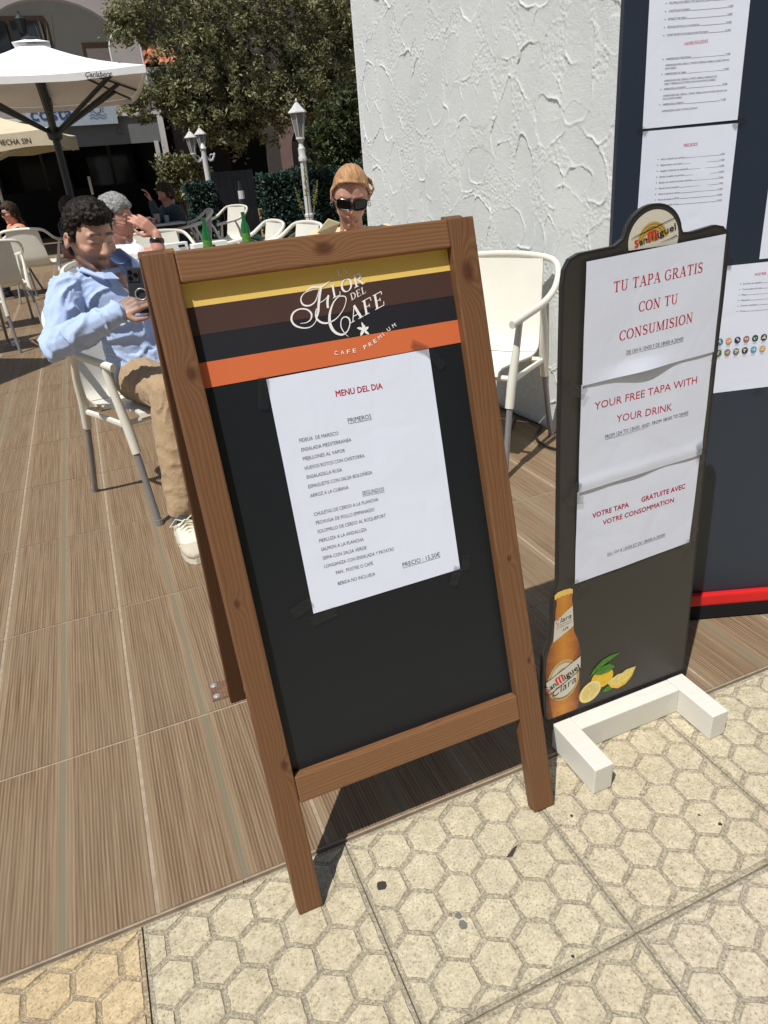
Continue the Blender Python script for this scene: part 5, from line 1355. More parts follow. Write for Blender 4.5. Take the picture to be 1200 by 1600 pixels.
mb = MB(); mb.box((.02, -.035, .055), (.065, -.0305, .07)); mb.build('printed_word', M['ink_grey'], h)
h = empty('paper_holder', (.86, 5.50, .736), (0, 0, .2), 'second white menu holder lying to the right on the bottle table', 'holder')
mb = MB(); mb.box((-.13, -.04, 0), (.13, .04, .055), bev=.003); mb.build('card_box', M['print_white'], h)
mb = MB(); mb.box((-.06, -.046, .022), (.03, -.041, .036)); mb.build('printed_word', M['ink_grey'], h)
for px, py, lab in ((228, 338, 'white cup with a red mark on the shaded table'),):
    p = at(px, py, 9.3); c = empty('coffee_cup', (p.x, 9.3, .736), label=lab, cat='cup')
    mb = MB(); mb.lathe([(.03, 0), (.045, .03), (.052, .085), (.048, .085), (.03, .02)], n=20); mb.build('cup_body', M['print_white'], c, smooth=True)
    mb = MB(); mb.lathe([(.0525, .05), (.0540, .07)], n=20); mb.build('red_band', M['red'], c)
    mb = MB(); mb.tube([(.05, 0, .07), (.08, 0, .06), (.08, 0, .035), (.045, 0, .025)], .006, 6); mb.build('handle', M['print_white'], c)
for i, (dx, dy, lab) in enumerate(((.15, .0, 'tall empty glass beside the cup on the shaded table'), (.26, .06, 'low glass further right on the shaded table'))):
    c = MB(); c.lathe([(.028, 0), (.036, .11-.03*i), (.034, .11-.03*i), (.026, .01)], (.76+dx, 9.35+dy, .736), 16)
    tag(c.build('glass', plain('drinking_glass', (.30,.30,.30), .05, .7), smooth=True), lab, 'glass')

# ================================================================== PEOPLE
def capsule(mb, p0, r0, p1, r1, n=12):
    p0, p1 = Vector(p0), Vector(p1); d = (p1-p0); L = d.length
    if L < 1e-6: d = Vector((0, 0, 1))
    t = d.normalized(); a = t.orthogonal().normalized(); b = t.cross(a); vs = []; rings = []
    for i in range(4): th = math.pi/2*(1-i/4)*1.0; rings.append((p0-t*math.sin(th)*r0*.98, math.cos(th)*r0+1e-4))
    rings.append((p0, r0)); rings.append((p1, r1))
    for i in range(1, 5): th = math.pi/2*i/4; rings.append((p1+t*math.sin(th)*r1*.98, math.cos(th)*r1+1e-4))
    for c, r in rings:
        for j in range(n): an = 2*math.pi*j/n; vs.append(c+a*math.cos(an)*r+b*math.sin(an)*r)
    k = len(rings); fs = [(i*n+j, i*n+(j+1) % n, (i+1)*n+(j+1) % n, (i+1)*n+j) for i in range(k-1) for j in range(n)]
    fs += [tuple(range(n-1, -1, -1)), tuple((k-1)*n+j for j in range(n))]; mb.add(vs, fs)
def chain(mb, pts, rs, n=12):
    for i in range(len(pts)-1): capsule(mb, pts[i], rs[i], pts[i+1], rs[i+1], n)
def loft(mb, secs, n=20):
    """closed tube of elliptical sections: (centre, side vector, front vector)"""
    vs = []
    for c, a, b in secs:
        for j in range(n):
            an = 2*math.pi*j/n; ca, sa = math.cos(an), math.sin(an)
            ca = math.copysign(abs(ca)**.85, ca); sa = math.copysign(abs(sa)**.85, sa); vs.append(Vector(c)+Vector(a)*ca+Vector(b)*sa)
    k = len(secs); fs = [(i*n+j, i*n+(j+1) % n, (i+1)*n+(j+1) % n, (i+1)*n+j) for i in range(k-1) for j in range(n)]
    fs += [tuple(range(n-1, -1, -1)), tuple((k-1)*n+j for j in range(n))]; mb.add(vs, fs)
def fuse(mb, name, mat, parent, voxel, smooth=2, post=None, tint=None, origin=None):
    me = bpy.data.meshes.new('tmp'); me.from_pydata(mb.v, [], mb.f); o = bpy.data.objects.new('tmp', me); COL.objects.link(o)
    md = o.modifiers.new('r', 'REMESH'); md.mode = 'VOXEL'; md.voxel_size = voxel
    if smooth: s = o.modifiers.new('s', 'SMOOTH'); s.factor = .5; s.iterations = smooth
    dg = bpy.context.evaluated_depsgraph_get(); dg.update()
    m2 = bpy.data.meshes.new_from_object(o.evaluated_get(dg)); bpy.data.objects.remove(o)
    m2.materials.clear(); m2.materials.append(mat); m2.name = name
    if post:
        nr = [v.normal.copy() for v in m2.vertices]
        for v, nn in zip(m2.vertices, nr): v.co += nn*post(v.co, nn)
    if tint:
        at_ = m2.color_attributes.new('tint', 'FLOAT_COLOR', 'POINT')
        for i, v in enumerate(m2.vertices): at_.data[i].color = (*tint(v.co), 1)
    m2.polygons.foreach_set('use_smooth', [True]*len(m2.polygons)); m2.update()
    q = bpy.data.objects.new(name, m2); COL.objects.link(q); q.parent = parent; q.location = -parent.location
    return q
class Head:
    def __init__(s, c, fwd, up, k=1.0, fem=False):
        s.c = Vector(c); s.f = Vector(fwd).normalized(); s.u = (Vector(up)-s.f*Vector(up).dot(s.f)).normalized(); s.s = s.f.cross(s.u).normalized(); s.k = k; s.fem = fem
    def P(s, x, y, z): return s.c+(s.s*x+s.f*y+s.u*z)*s.k      # x to the person's right, y forward, z up
    def loc(s, p): d = (p-s.c)/s.k; return d.dot(s.s), d.dot(s.f), d.dot(s.u)
    def skull(s, mb):
        nu, nv = 40, 30; vs = []
        for i in range(nv+1):
            th = math.pi*i/nv
            for j in range(nu):
                ph = 2*math.pi*j/nu; x, y, z = math.sin(th)*math.cos(ph), math.sin(th)*math.sin(ph), math.cos(th)
                X, Y, Z = x*.0745, y*(.094 if y > 0 else .100), z*(.112 if z > 0 else .118)
                if z < .1:
                    t = min(1, (.1-z)/1.05); X *= 1-.30*t**1.6
                    if y < 0: Y *= 1-.45*t
                    else: Y *= 1-.05*t
                if y > .4 and abs(z) < .9: Y -= .006*(1 if z > 0 else .4)*max(0, y-.4)          # flatter face
                for ex in (-.031, .031):
                    g = math.exp(-(((X-ex)/.017)**2+((Z-.012)/.012)**2))*(y > 0); Y -= .012*g
                vs.append(s.P(X, Y, Z))
        fs = [(i*nu+j, (i+1)*nu+j, (i+1)*nu+(j+1) % nu, i*nu+(j+1) % nu) for i in range(nv) for j in range(nu)]
        mb.add(vs, fs); f = .85 if s.fem else 1.0
        C = lambda a, ra, b, rb: capsule(mb, s.P(*a), ra*s.k, s.P(*b), rb*s.k, 10)
        C((0,.083,.018), .0085, (0,.103,-.026), .0115*f)                  # nose
        for e in (-1, 1):
            C((e*.010,.094,-.030), .0085*f, (e*.012,.088,-.030), .007)
            C((e*.012,.083,.030), .0095*f, (e*.044,.070,.029), .0085*f)        # brow
            C((e*.046,.060,-.022), .018, (e*.052,.045,-.016), .016)     # cheek
            C((e*.020,.078,.009), .0105, (e*.038,.072,.008), .0095)         # eyelid volume
            C((e*.050,.010,-.066), .012, (e*.026,.058,-.090), .011)       # jaw
            # ear
            for q in range(7):
                a = -1.2+q*.62; b = a+.62
                C((e*(.076+.008*1), -.012-.013*math.cos(a)*-1*-1, -.008+.027*math.sin(a)), .0052, (e*.084, -.012-.013*math.cos(b), -.008+.027*math.sin(b)), .0052)
            C((e*.074,-.008,-.008), .010, (e*.080,-.010,-.020), .008)
        C((-.009,.070,-.099), .0145, (.009,.070,-.099), .0145)                 # chin
        C((-.017,.081,-.056), .0060, (.017,.081,-.056), .0060); C((0,.088,-.055), .0060, (0,.087,-.063), .0062)
        C((-.013,.081,-.067), .0068, (.013,.081,-.067), .0068); C((0,.080,-.078), .010, (0,.080,-.05), .012)
    def tint(s, beard=0., brow=.8, base=(0, 0, 0)):
        def f(p):
            x, y, z = s.loc(p)
            if y < -.2 or abs(z) > .3 or abs(x) > .2: return (0, 0, 0)
            lips = max(0, 1-((x/.021)**2+((z+.0615)/.0095)**2))*(y > .074); lips = min(1, lips*2.2)
            br = 0
            ax = abs(x)
            zc = .036-.25*max(0, ax-.030)+.0
            if .010 < ax < .048 and y > .05: br = max(0, 1-((z-zc)/.0058)**2)*brow
            lash = 0
            if .016 < ax < .043 and y > .055: lash = max(0, 1-((z-.004)/.0028)**2)*.75
            bd = 0
            if beard and y > -.03:
                low = max(0, min(1, (-.028-z)/.02)); bd = beard*low*(1 if y > .0 else .5)
                if abs(x) > .058: bd = max(bd, beard*.8*max(0, min(1, (.015-z)/.02))*(y > 0) * (y < .035))
                bd *= (1-lips)*min(1, max(0, (.128+z)/.02))
            ch = .35*max(0, 1-((ax-.045)/.025)**2)*max(0, 1-((z+.025)/.03)**2)*(y > .02)
            nt_ = .30*max(0, 1-(x/.014)**2-((z+.028)/.018)**2)*(y > .09)
            return (min(1, lips*.45+ch*.7+nt_*.6), min(1, bd), min(1, br+lash))
        return f
def hand(mb, wrist, d, nrm, thumb, curl=.5, k=1.0, spread=.9, curls=None, n=9):
    """wrist point, pointing direction, back-of-hand normal, side the thumb is on (+1/-1 along d x nrm)"""
    d = Vector(d).normalized(); nrm = (Vector(nrm)-d*Vector(nrm).dot(d)).normalized(); sd = d.cross(nrm).normalized()*thumb; w = Vector(wrist); tips = []
    for i in range(4):
        off = (1.5-i)*.0195*k; base = w+d*.020*k+sd*off*.7; kn = w+d*(.088-.004*abs(i-1.3))*k+sd*off
        chain(mb, [base, kn], [.0135*k, .0115*k], n)
        L = (.043, .048, .045, .035)[i]*k; seg = (1.0, .62, .50); a = 0.0; p = kn; c = (curls[i] if curls else curl); r = .0092*k*(.95 if i == 3 else 1)
        dd = (d+sd*(1.5-i)*.06*spread).normalized()
        for q in range(3):
            a += c*(.75 if q == 0 else .9); v = dd*math.cos(a)-nrm*math.sin(a); nx = p+v*L*seg[q]; capsule(mb, p, r, nx, r*.93, n); p = nx; r *= .93
        tips.append(p)
    tb = w+d*.025*k+sd*.024*k; t1 = tb+(d*.55+sd*.65-nrm*.25).normalized()*.042*k; t2 = t1+(d*.85+sd*.10-nrm*.45).normalized()*.034*k; t3 = t2+(d*.85-sd*.25-nrm*.45).normalized()*.026*k
    chain(mb, [w+d*.01*k, tb, t1, t2, t3], [.015*k, .0155*k, .0115*k, .0102*k, .0088*k], n)
    return tips, t3
def wrinkle(axis_pts, amp=.006, sc=12, st=.8, seed=0.0):
    """cloth folds: ridged noise"""
    def f(p, n):
        q = Vector((p.x*sc+seed, p.y*sc, p.z*sc*st)); w = Vector((noise.noise(q*.55), noise.noise(q*.55+Vector((9, 2, 5))), 0))*1.4
        v = noise.noise(q+w); u = noise.noise(q*1.9+w*1.5+Vector((3, 8, 1)))
        return amp*(max(0, 1-abs(v)*3.2)**1.6 + .25*max(0, 1-abs(u)*4) - .25)
    return f

def seated(name, label, spec):
    """spec: joints in world coordinates"""
    J = {k: Vector(v) for k, v in spec['J'].items()}; hd = spec['head']; vox = spec.get('vox', .006); fat = spec.get('fat', 1.0)
    root = empty(name, (J['pelvis'].x, J['pelvis'].y, 0), label=label, cat='person')
    side = (J['shR']-J['shL']).normalized(); hs = (J['hipR']-J['hipL']).normalized()
    upv = (J['neck']-J['pelvis']).normalized(); frt = upv.cross(side)*-1; frt = -side.cross(upv)*-1
    frt = side.cross(upv) if side.cross(upv).dot(J['front']) > 0 else -side.cross(upv); frt.normalize()
    shw = (J['shR']-J['shL']).length/2
    def torso(mb, g, top=True, low=True):
        pe, ne = J['pelvis'], J['neck']; fm = spec.get('fem', False)
        secs = []
        for t, wx, dy, off in ((-.10,.135,.115,0), (.0,.165,.125,.0), (.18,.155,.118,.006), (.38,.148,.112,.008), (.60,.165,.122,.010), (.80,.172,.112,.006), (.93,.150,.085,0), (1.0,.085,.062,0)):
            if not low and t < .05: continue
            c = pe.lerp(ne, t)+frt*off; w_ = wx*fat*shw/.19*(.92 if fm else 1); sv = hs.lerp(side, max(0, min(1, t)))
            secs.append((c, sv.normalized()*(w_+g), frt*(dy*fat+g)))
        loft(mb, secs)
        for s in ('R', 'L'): chain(mb, [ne-upv*.055, J['sh'+s]], [.055+g, .052*fat+g])
    def arm(mb, s, g, upto=1.0):
        sh, el, wr = J['sh'+s], J['el'+s], J['wr'+s]
        if upto >= 1: chain(mb, [sh, sh.lerp(el, .35), el, el.lerp(wr, .3), wr], [.052*fat+g, .049*fat+g, .038+g, .041+g, .027+g])
        else: chain(mb, [sh, sh.lerp(el, .35), sh.lerp(el, upto)], [.054*fat+g, .052*fat+g, .050*fat+g])
    def leg(mb, s, g, upto=1.0):
        h_, k_, a_ = J['hip'+s], J['kn'+s], J['an'+s]
        chain(mb, [h_, h_.lerp(k_, .4), k_], [.088*fat+g, .078*fat+g, .056+g]); chain(mb, [k_, k_.lerp(a_, .28), k_.lerp(a_, upto)], [.056+g, .054+g, (.036+g)*(1 if upto >= .9 else 1.1)])
    body = MB(); hd.skull(body); chain(body, [J['neck']-upv*.03, hd.P(0, -.012, -.085)], [.058*fat, .053*fat]); torso(body, 0.)
    for s in 'RL':
        arm(body, s, 0.)
        if s in spec.get('legs', 'RL'): leg(body, s, 0.)
    for h in spec.get('hands', []): hand(body, *h[0], **h[1])
    b = fuse(body, 'body', spec['skin'], root, vox, 2, None, hd.tint(spec.get('beard', 0), spec.get('brow', .8)))
    # shirt
    sh = MB(); torso(sh, spec.get('loose', .014)); sl = spec.get('sleeve', 1.0)
    for s in 'RL':
        arm(sh, s, .013, sl if sl < 1 else 1.0)
    fuse(sh, spec.get('shirt_name', 'shirt'), spec['shirt'], root, max(vox, .006), 3, wrinkle(None, spec.get('wr', .006), seed=spec.get('seed', 0)))
    if spec.get('trousers'):
        tr = MB(); secs = [(J['pelvis']-upv*.10, hs*.15, frt*.12), (J['pelvis']+upv*.00, hs*(.172*fat), frt*.135), (J['pelvis']+upv*.06, hs*.166*fat, frt*.128)]
        loft(tr, secs)
        for s in spec.get('legs', 'RL'): leg(tr, s, .014, .95)
        fuse(tr, 'trousers', spec['trousers'], root, max(vox, .006), 3, wrinkle(None, .006, 13, seed=3+spec.get('seed', 0)))
    return root, J, hd, b
def shoes(root, an, toe, mat, soles, sock=None, detail=False):
    an, toe = Vector(an), Vector(toe); d = toe-an; d.z = 0; L = d.length; d.normalize(); s = d.cross(Vector((0, 0, 1)))
    g0 = Vector((an.x, an.y, 0)); mb = MB(); secs = []
    for t, w, h, z in ((-.06,.018,.028,.045),(-.045,.034,.042,.055),(.0,.040,.048,.056),(.06,.042,.040,.052),(.11,.045,.032,.045),(.155,.044,.024,.038),(.19,.034,.018,.032),(.208,.016,.010,.028)):
        secs.append((g0+d*t+Vector((0, 0, z)), s*w, Vector((0, 0, h))))
    loft(mb, secs, 18); sh = fuse(mb, 'shoe', mat, root, .005, 3)
    mb = MB(); ring = [(-.064,.016),(-.05,.036),(0,.042),(.06,.041),(.11,.047),(.16,.045),(.195,.034),(.214,.014)]
    pl = [g0+d*t+s*w for t, w in ring]+[g0+d*t-s*w for t, w in reversed(ring)]; n = len(pl)
    mb.add([p+Vector((0, 0, .002)) for p in pl]+[p+Vector((0, 0, .028)) for p in pl], [tuple(range(n)), tuple(range(2*n-1, n-1, -1))]+[(i, (i+1) % n, (i+1) % n+n, i+n) for i in range(n)])
    so = mb.build('sole', soles, root, smooth=True); so.location = -root.location
    if sock: mb = MB(); chain(mb, [an+Vector((0, 0, .03)), an+Vector((0, 0, -.04))], [.036, .041]); fuse(mb, 'sock', sock, root, .006, 1)
    if detail:
        for i in range(6):
            t = .045+i*.017; z = .103-.0090*i; mb = MB()
            mb.tube([g0+d*t-s*.027+Vector((0, 0, z-.010)), g0+d*(t+.004)+Vector((0, 0, z+.005)), g0+d*(t+.012)+s*.027+Vector((0, 0, z-.012))], .0042, 6); o = mb.build('lace', M['lace'], sh, smooth=True)
        mb = MB()
        for e in (-1, 1): 
            pts = [g0+d*.045+Vector((0, 0, .10)), g0+d*.035+s*e*.03+Vector((0, 0, .112)), g0+d*.03+s*e*.055+Vector((0, 0, .085)), g0+d*.05+s*e*.03+Vector((0, 0, .092)), g0+d*.05+Vector((0, 0, .10))]
            mb.tube(pts, .003, 6)
        mb.build('lace_bow', M['lace'], sh, smooth=True)
        mb = MB(); secs = [(g0+d*t+Vector((0, 0, z)), s*w, Vector((0, 0, h))) for t, w, h, z in ((.125,.0500,.024,.042),(.160,.0495,.022,.040),(.195,.040,.018,.036),(.214,.020,.012,.032))]
        loft(mb, secs, 16); fuse(mb, 'toe_cap', M['shoe_beige'], sh, .005, 2).location = (0, 0, 0)
        mb = MB(); secs = [(g0+d*t+Vector((0, 0, z)), s*w, Vector((0, 0, h))) for t, w, h, z in ((.02,.0470,.022,.050),(.07,.0480,.018,.046),(.10,.0500,.014,.042))]
        loft(mb, secs, 16); fuse(mb, 'side_panel', M['shoe_beige'], sh, .005, 2).location = (0, 0, 0)
def hairmesh(hd, root, mat, zone, thick, name='hair', amp=.006, sc=60, vox=.005, extra=None):
    """cap of hair that follows the skull wherever zone(x,y,z) is true"""
    mb = MB(); nu, nv = 44, 30; rr = random.Random(2)
    pts = []
    for i in range(nv+1):
        th = math.pi*.80*i/nv
        for j in range(nu):
            ph = 2*math.pi*j/nu; x, y, z = math.sin(th)*math.cos(ph), math.sin(th)*math.sin(ph), math.cos(th)
            if zone(x, y, z): pts.append((x, y, z))
    mb2 = MB()
    for x, y, z in pts:
        if (x*7919+y*104729) % 1 < -1: continue
        t = thick(x, y, z); p = hd.P(x*(.0700+t*.5), y*((.090 if y > 0 else .096)+t*.5), z*(.108+t*.5))
        r = (t*.75+.010)*hd.k*rr.uniform(.85, 1.15); mb2.ellip(p, (r, r, r), nu=6, nv=4)
    if extra: extra(mb2)
    def post(p, n): return amp*noise.noise(p*sc)+amp*.6*noise.noise(p*sc*2.3)
    return fuse(mb2, name, mat, root, vox, 1, post)

# ---- the young man in the blue shirt
f = Vector((.456, -.89, 0)); rt = Vector((-.89, -.456, 0))
hd = Head((.036, 2.985, 1.062), (.46, -.84, -.26), (.16, -.20, 1), 1.02)
J = dict(pelvis=(.170, 3.075, .530), neck=(.066, 3.060, .935), shR=(-.085, 2.985, .885), shL=(.255, 3.150, .885), elR=(-.178, 2.835, .715), wrR=(.058, 2.640, .835),
         elL=(.375, 2.93, .70), wrL=(.245, 2.66, .825), hipR=(.085, 3.03, .515), hipL=(.262, 3.12, .515), knR=(.168, 2.640, .525), anR=(.108, 2.470, .115), knL=(.470, 2.76, .54), anL=(.47, 2.66, .115), front=f)
PH = Vector((.150, 2.636, .900))
yd = Vector((.62, -.28, .55))
young, J, hd, _ = seated('person', 'young man in a light blue shirt and khaki trousers looking down at his phone', dict(J=J, head=hd, vox=.0045, skin=M['skin_a'], beard=.95, brow=1.0, shirt=M['blue_shirt'],
    trousers=M['khaki'], loose=.010, wr=.013, seed=4.2,
    hands=[((J['wrR'], (.84, -.12, .34), (-.25, -.75, .50), 1), dict(curls=[.24, .30, .36, .46], k=.90)), ((J['wrL'], (-.45, -.10, .60), (.2, -.9, .1), -1), dict(curl=.5, k=.98))]))
shoes(young, (.108, 2.470, .115), (.125, 2.27, .02), M['shoe'], M['shoe'], M['sock'], True)
shoes(young, (.47, 2.66, .115), (.50, 2.45, .02), M['shoe'], M['shoe'], M['sock'])
# collar, placket, cuffs, shirt hem
mb = MB(); nk = J['neck']
for e, dd in ((1, rt), (-1, -rt)):
    base = nk+Vector((0, 0, .055)); A = base+dd*.078+Vector((0, 0, .012)); B = base+dd*.066+f*.085+Vector((0, 0, -.020)); Cc = base+dd*.032+f*.138+Vector((0, 0, -.080)); D = base+dd*.085+f*.125+Vector((0, 0, -.072)); E_ = base+dd*.122+f*.03+Vector((0, 0, -.040)); F_ = base-f*.080+dd*.03+Vector((0, 0, .01)); G = base-f*.100+dd*.07+Vector((0, 0, -.045))
    vs = [F_, A, B, Cc, D, E_, G]; off = f*.006+Vector((0, 0, .005)); vs2 = [v+off for v in vs]
    mb.add(vs+vs2, [(0, 1, 5, 6), (1, 2, 4, 5), (2, 3, 4), (13, 12, 8, 7), (12, 11, 9, 8), (11, 10, 9), (0, 7, 8, 1), (1, 8, 9, 2), (2, 9, 10, 3), (3, 10, 11, 4), (4, 11, 12, 5), (5, 12, 13, 6)])
o = mb.build('collar', M['blue_shirt'], young); o.location = -young.location
mb = MB(); chain(mb, [nk+f*.090+Vector((0, 0, -.030)), nk+f*.126+Vector((0, 0, -.080))], [.026, .007]); fuse(mb, 'open_neckline', M['skin_a'], young, .006, 1)
for i in range(4):
    t = i/3; mb = MB(); q_ = nk.lerp(J['pelvis'], .22+.6*t)+f*(.148+.008*math.sin(3*t)); mb.ellip((0, 0, 0), (.006, .006, .006), nu=8, nv=6); o = mb.build('button', M['print_white'], young); o.location = q_-young.location
mb = MB(); capsule(mb, J['wrR']+(J['elR']-J['wrR'])*.02, .036, J['wrR']+(J['elR']-J['wrR'])*.24, .046); fuse(mb, 'cuff', M['blue_shirt'], young, .005, 1)
mb = MB(); capsule(mb, J['wrL']+(J['elL']-J['wrL'])*.02, .036, J['wrL']+(J['elL']-J['wrL'])*.24, .046); fuse(mb, 'cuff', M['blue_shirt'], young, .005, 1)
mb = MB(); hs = rt; loft(mb, [(J['pelvis']+Vector((0, 0, .10))-f*.01, hs*.178, f*.145), (J['pelvis']+Vector((0, 0, .03))+f*.01, hs*.190, f*.155), (J['pelvis']+Vector((0, 0, -.035))+f*.03, hs*.198, f*.160)], 26)
fuse(mb, 'shirt_hem', M['blue_shirt'], young, .006, 2, wrinkle(None, .010, 16, seed=9))
# curly hair
def zone(x, y, z): return (z > .55 or (y < .18 and z > -.10) or (y < -.25 and z > -.50)) and not (y > .30 and z < .70)
def curls(mb2):
    q = random.Random(8)
    for _ in range(520):
        th = math.acos(q.uniform(-.15, 1)); ph = q.uniform(0, 6.283); x, y, z = math.sin(th)*math.cos(ph), math.sin(th)*math.sin(ph), math.cos(th)
        if not zone(x, y, z): continue
        top = max(0, z)*.012+.007*(y > 0)*(z > .4)-.006
        if z < .25: top -= .010
        p = hd.P(x*(.083+top), y*(.108+top), z*(.122+top)); a = q.uniform(0, 6.28); v = Vector((math.cos(a), math.sin(a), q.uniform(-.5, .5)))*.011; r = q.uniform(.0045, .0075); chain(mb2, [p-v, p+hd.u*.004, p+v*.8-hd.u*.002], [r, r, r*.6], 6)
hairmesh(hd, young, M['hair_black'], zone, lambda x, y, z: .001+.016*max(0, z)+.006*(y > .2 and z > .4), amp=.007, sc=75, vox=.0042, extra=curls)
# phone
ph = empty('smartphone', PH, label='dark smartphone with a grip ring in the young man\'s hands', cat='phone')
yv = Vector((.10, .10, .98)).normalized(); zv = Vector((-.22, -.95, .05)); zv = (zv-yv*zv.dot(yv)).normalized(); xv = yv.cross(zv)
ph.matrix_world = Matrix(((xv.x, yv.x, zv.x, PH.x), (xv.y, yv.y, zv.y, PH.y), (xv.z, yv.z, zv.z, PH.z), (0, 0, 0, 1)))
mb = MB(); mb.box((-.038, -.076, -.0045), (.038, .076, .0045), bev=.003); mb.build('phone_body', M['phone'], ph)
mb = MB(); mb.box((-.034, .030, .0047), (.004, .070, .0075), bev=.0012); cb_ = mb.build('camera_block', M['phone'], ph)
for x, y in ((-.025, .060), (-.025, .041), (-.007, .051)): mb = MB(); mb.lathe([(.0075, .0076), (.0075, .0092), (.006, .0094)], (x, y, 0), 14); mb.build('camera_lens', M['lens'], cb_)
mb = MB(); mb.tube([(.004+.019*math.cos(a), -.012+.019*math.sin(a), .010) for a in np.linspace(0, 6.283, 22)], .0022, 6); mb.build('grip_ring', M['phone_ring'], ph, smooth=True)

# ---- sunglasses / spectacles
def glasses(hd, root, mat_f, mat_l, w=.027, h=.019, name='sunglasses', wrap=.010, rim=.003):
    g = empty(name, hd.P(0, .1, 0)-root.location); g.parent = root; L0 = hd.P(0, .1, 0)
    for e in (-1, 1):
        cx = e*.033; ring = []
        for i in range(18):
            a = 2*math.pi*i/18; ca, sa = math.cos(a), math.sin(a)
            x = cx+w*math.copysign(abs(ca)**.6, ca); z = .008+h*math.copysign(abs(sa)**.6, sa); y = .104-wrap*((abs(x))/.06)**2*1.6
            ring.append(hd.P(x, y, z)-L0)
        mb = MB(); mb.add(ring+[p-hd.f*.002 for p in ring], [tuple(range(18)), tuple(range(35, 17, -1))]+[(i, (i+1) % 18, (i+1) % 18+18, i+18) for i in range(18)]); mb.build('lens', mat_l, g)
        mb = MB(); mb.tube(ring+[ring[0]], rim, 6); mb.tube([hd.P(e*.060, .085, .014)-L0, hd.P(e*.077, .05, .013)-L0, hd.P(e*.082, -.01, .006)-L0], rim*1.2, 6, flat=.7); mb.build('frame', mat_f, g, smooth=True)
    mb = MB(); mb.tube([hd.P(-.008, .102, .014)-L0, hd.P(0, .106, .016)-L0, hd.P(.008, .102, .014)-L0], rim, 6); mb.build('bridge', mat_f, g); return g

# ---- the woman behind the easel
hd = Head((1.105, 3.05, 1.115), (-.30, -.86, -.42), (-.02, -.35, 1), .98, True)
fw = Vector((-.30, -.95, 0)).normalized(); rw = Vector((fw.y, -fw.x, 0))
pv = Vector((1.15, 3.24, .52)); nk = Vector((1.135, 3.16, .975))
J = dict(pelvis=pv, neck=nk, shR=nk+rw*.155+Vector((0, 0, -.055)), shL=nk-rw*.155+Vector((0, 0, -.055)), elR=nk+rw*.21+fw*.10+Vector((0, 0, -.27)), elL=nk-rw*.23+fw*.06+Vector((0, 0, -.28)),
         wrR=nk+rw*.08+fw*.24+Vector((0, 0, -.14)), wrL=nk-rw*.10+fw*.26+Vector((0, 0, -.28)), hipR=pv+rw*.08, hipL=pv-rw*.08, knR=pv+rw*.10+fw*.40+Vector((0, 0, .02)), knL=pv-rw*.10+fw*.40+Vector((0, 0, .02)),
         anR=pv+rw*.10+fw*.42+Vector((0, 0, -.40)), anL=pv-rw*.10+fw*.42+Vector((0, 0, -.40)), front=fw)
woman, J, hd, _ = seated('person', 'fair-haired woman in dark sunglasses bending her head behind the top of the easel', dict(J=J, head=hd, vox=.005, fem=True, skin=M['skin_c'], brow=.35, shirt=M['cream_top'], trousers=M['denim'],
    sleeve=.25, loose=.008, wr=.004, fat=.92, hands=[((J['wrR'], (.3, -.3, .9), (.3, -.9, 0), 1), dict(curl=.4, k=.9)), ((J['wrL'], fw, (0, 0, 1), -1), dict(curl=.4, k=.9))]))
for s in 'RL': shoes(woman, J['an'+s], J['an'+s]+fw*.2, M['shoe_beige'], M['shoe'])
def zone(x, y, z): return (z > .60 or (y < .10 and z > -.25) or (y < -.2 and z > -.7)) and not (y > .08 and z < .93-.50*abs(x))
def strands(mb2):
    q = random.Random(5)
    for e in (-1, 1):
        for i in range(120):                                    # hair drawn from the parting back over the ears
            t = q.random(); x0 = .012+e*.002; a = hd.P(x0+.012, .080-.13*t, .088+.024*math.sin(math.pi*min(1, t+.1))); b = hd.P(e*.054, .052-.10*t, .078); c = hd.P(e*q.uniform(.075, .082), .024-.05*t, .032-.02*t); d = hd.P(e*q.uniform(.072, .080), -.035-.02*t, -.02+q.uniform(-.02, .02)); h_ = hd.P(e*.045, -.10, -.05)
            chain(mb2, [a, b, c, d, h_], [.0032, .0045, .0050, .0050, .004], 6)
    for i in range(20):
        a = hd.P(q.uniform(-.03, .03), -.10, -.02+q.uniform(-.03, .03)); chain(mb2, [a, a+Vector((q.uniform(-.02, .02), .02, -.05)), a+Vector((q.uniform(-.03, .03), .03, -.11))], [.010, .009, .003], 6)
    for i in range(7):
        a = hd.P(-.05, -.05, .07); chain(mb2, [a, hd.P(-.088-.003*i, -.03, .058-.008*i), hd.P(-.104+.003*i, -.015, .040-.010*i)], [.0030, .0022, .0022], 5)
hairmesh(hd, woman, M['hair_blond'], zone, lambda x, y, z: .003+.004*max(0, z), amp=.0010, sc=90, vox=.004, extra=strands)
glasses(hd, woman, M['frame_black'], M['lens'], .0305, .0225)
for e in (-1, 1):
    mb = MB(); mb.tube([hd.P(e*.083+.006*math.cos(a), -.008, -.045+.009*math.sin(a)) for a in np.linspace(0, 6.283, 12)], .0016, 5); o = mb.build('earring', M['phone_ring'], woman); o.location = -woman.location
nap = empty('paper_napkin', tuple(at(513, 356, 2.93)), (.3, .5, .3), 'cream napkin held up beside the chin of the woman in sunglasses', 'napkin')
mb = MB(); mb.add([(-.05, 0, -.05), (.055, .004, -.045), (.05, -.004, .05), (-.02, .006, .038), (-.05, .003, -.046), (.055, .007, -.041), (.05, -.001, .053), (-.02, .009, .042)], [(0, 1, 2, 3), (7, 6, 5, 4), (0, 4, 5, 1), (1, 5, 6, 2), (2, 6, 7, 3), (3, 7, 4, 0)]); mb.v = [(x*.75, y*.75, z*.75) for x, y, z in mb.v]; mb.build('folded_paper', plain('cream_napkin', (.74,.64,.42), .9, .1), nap)

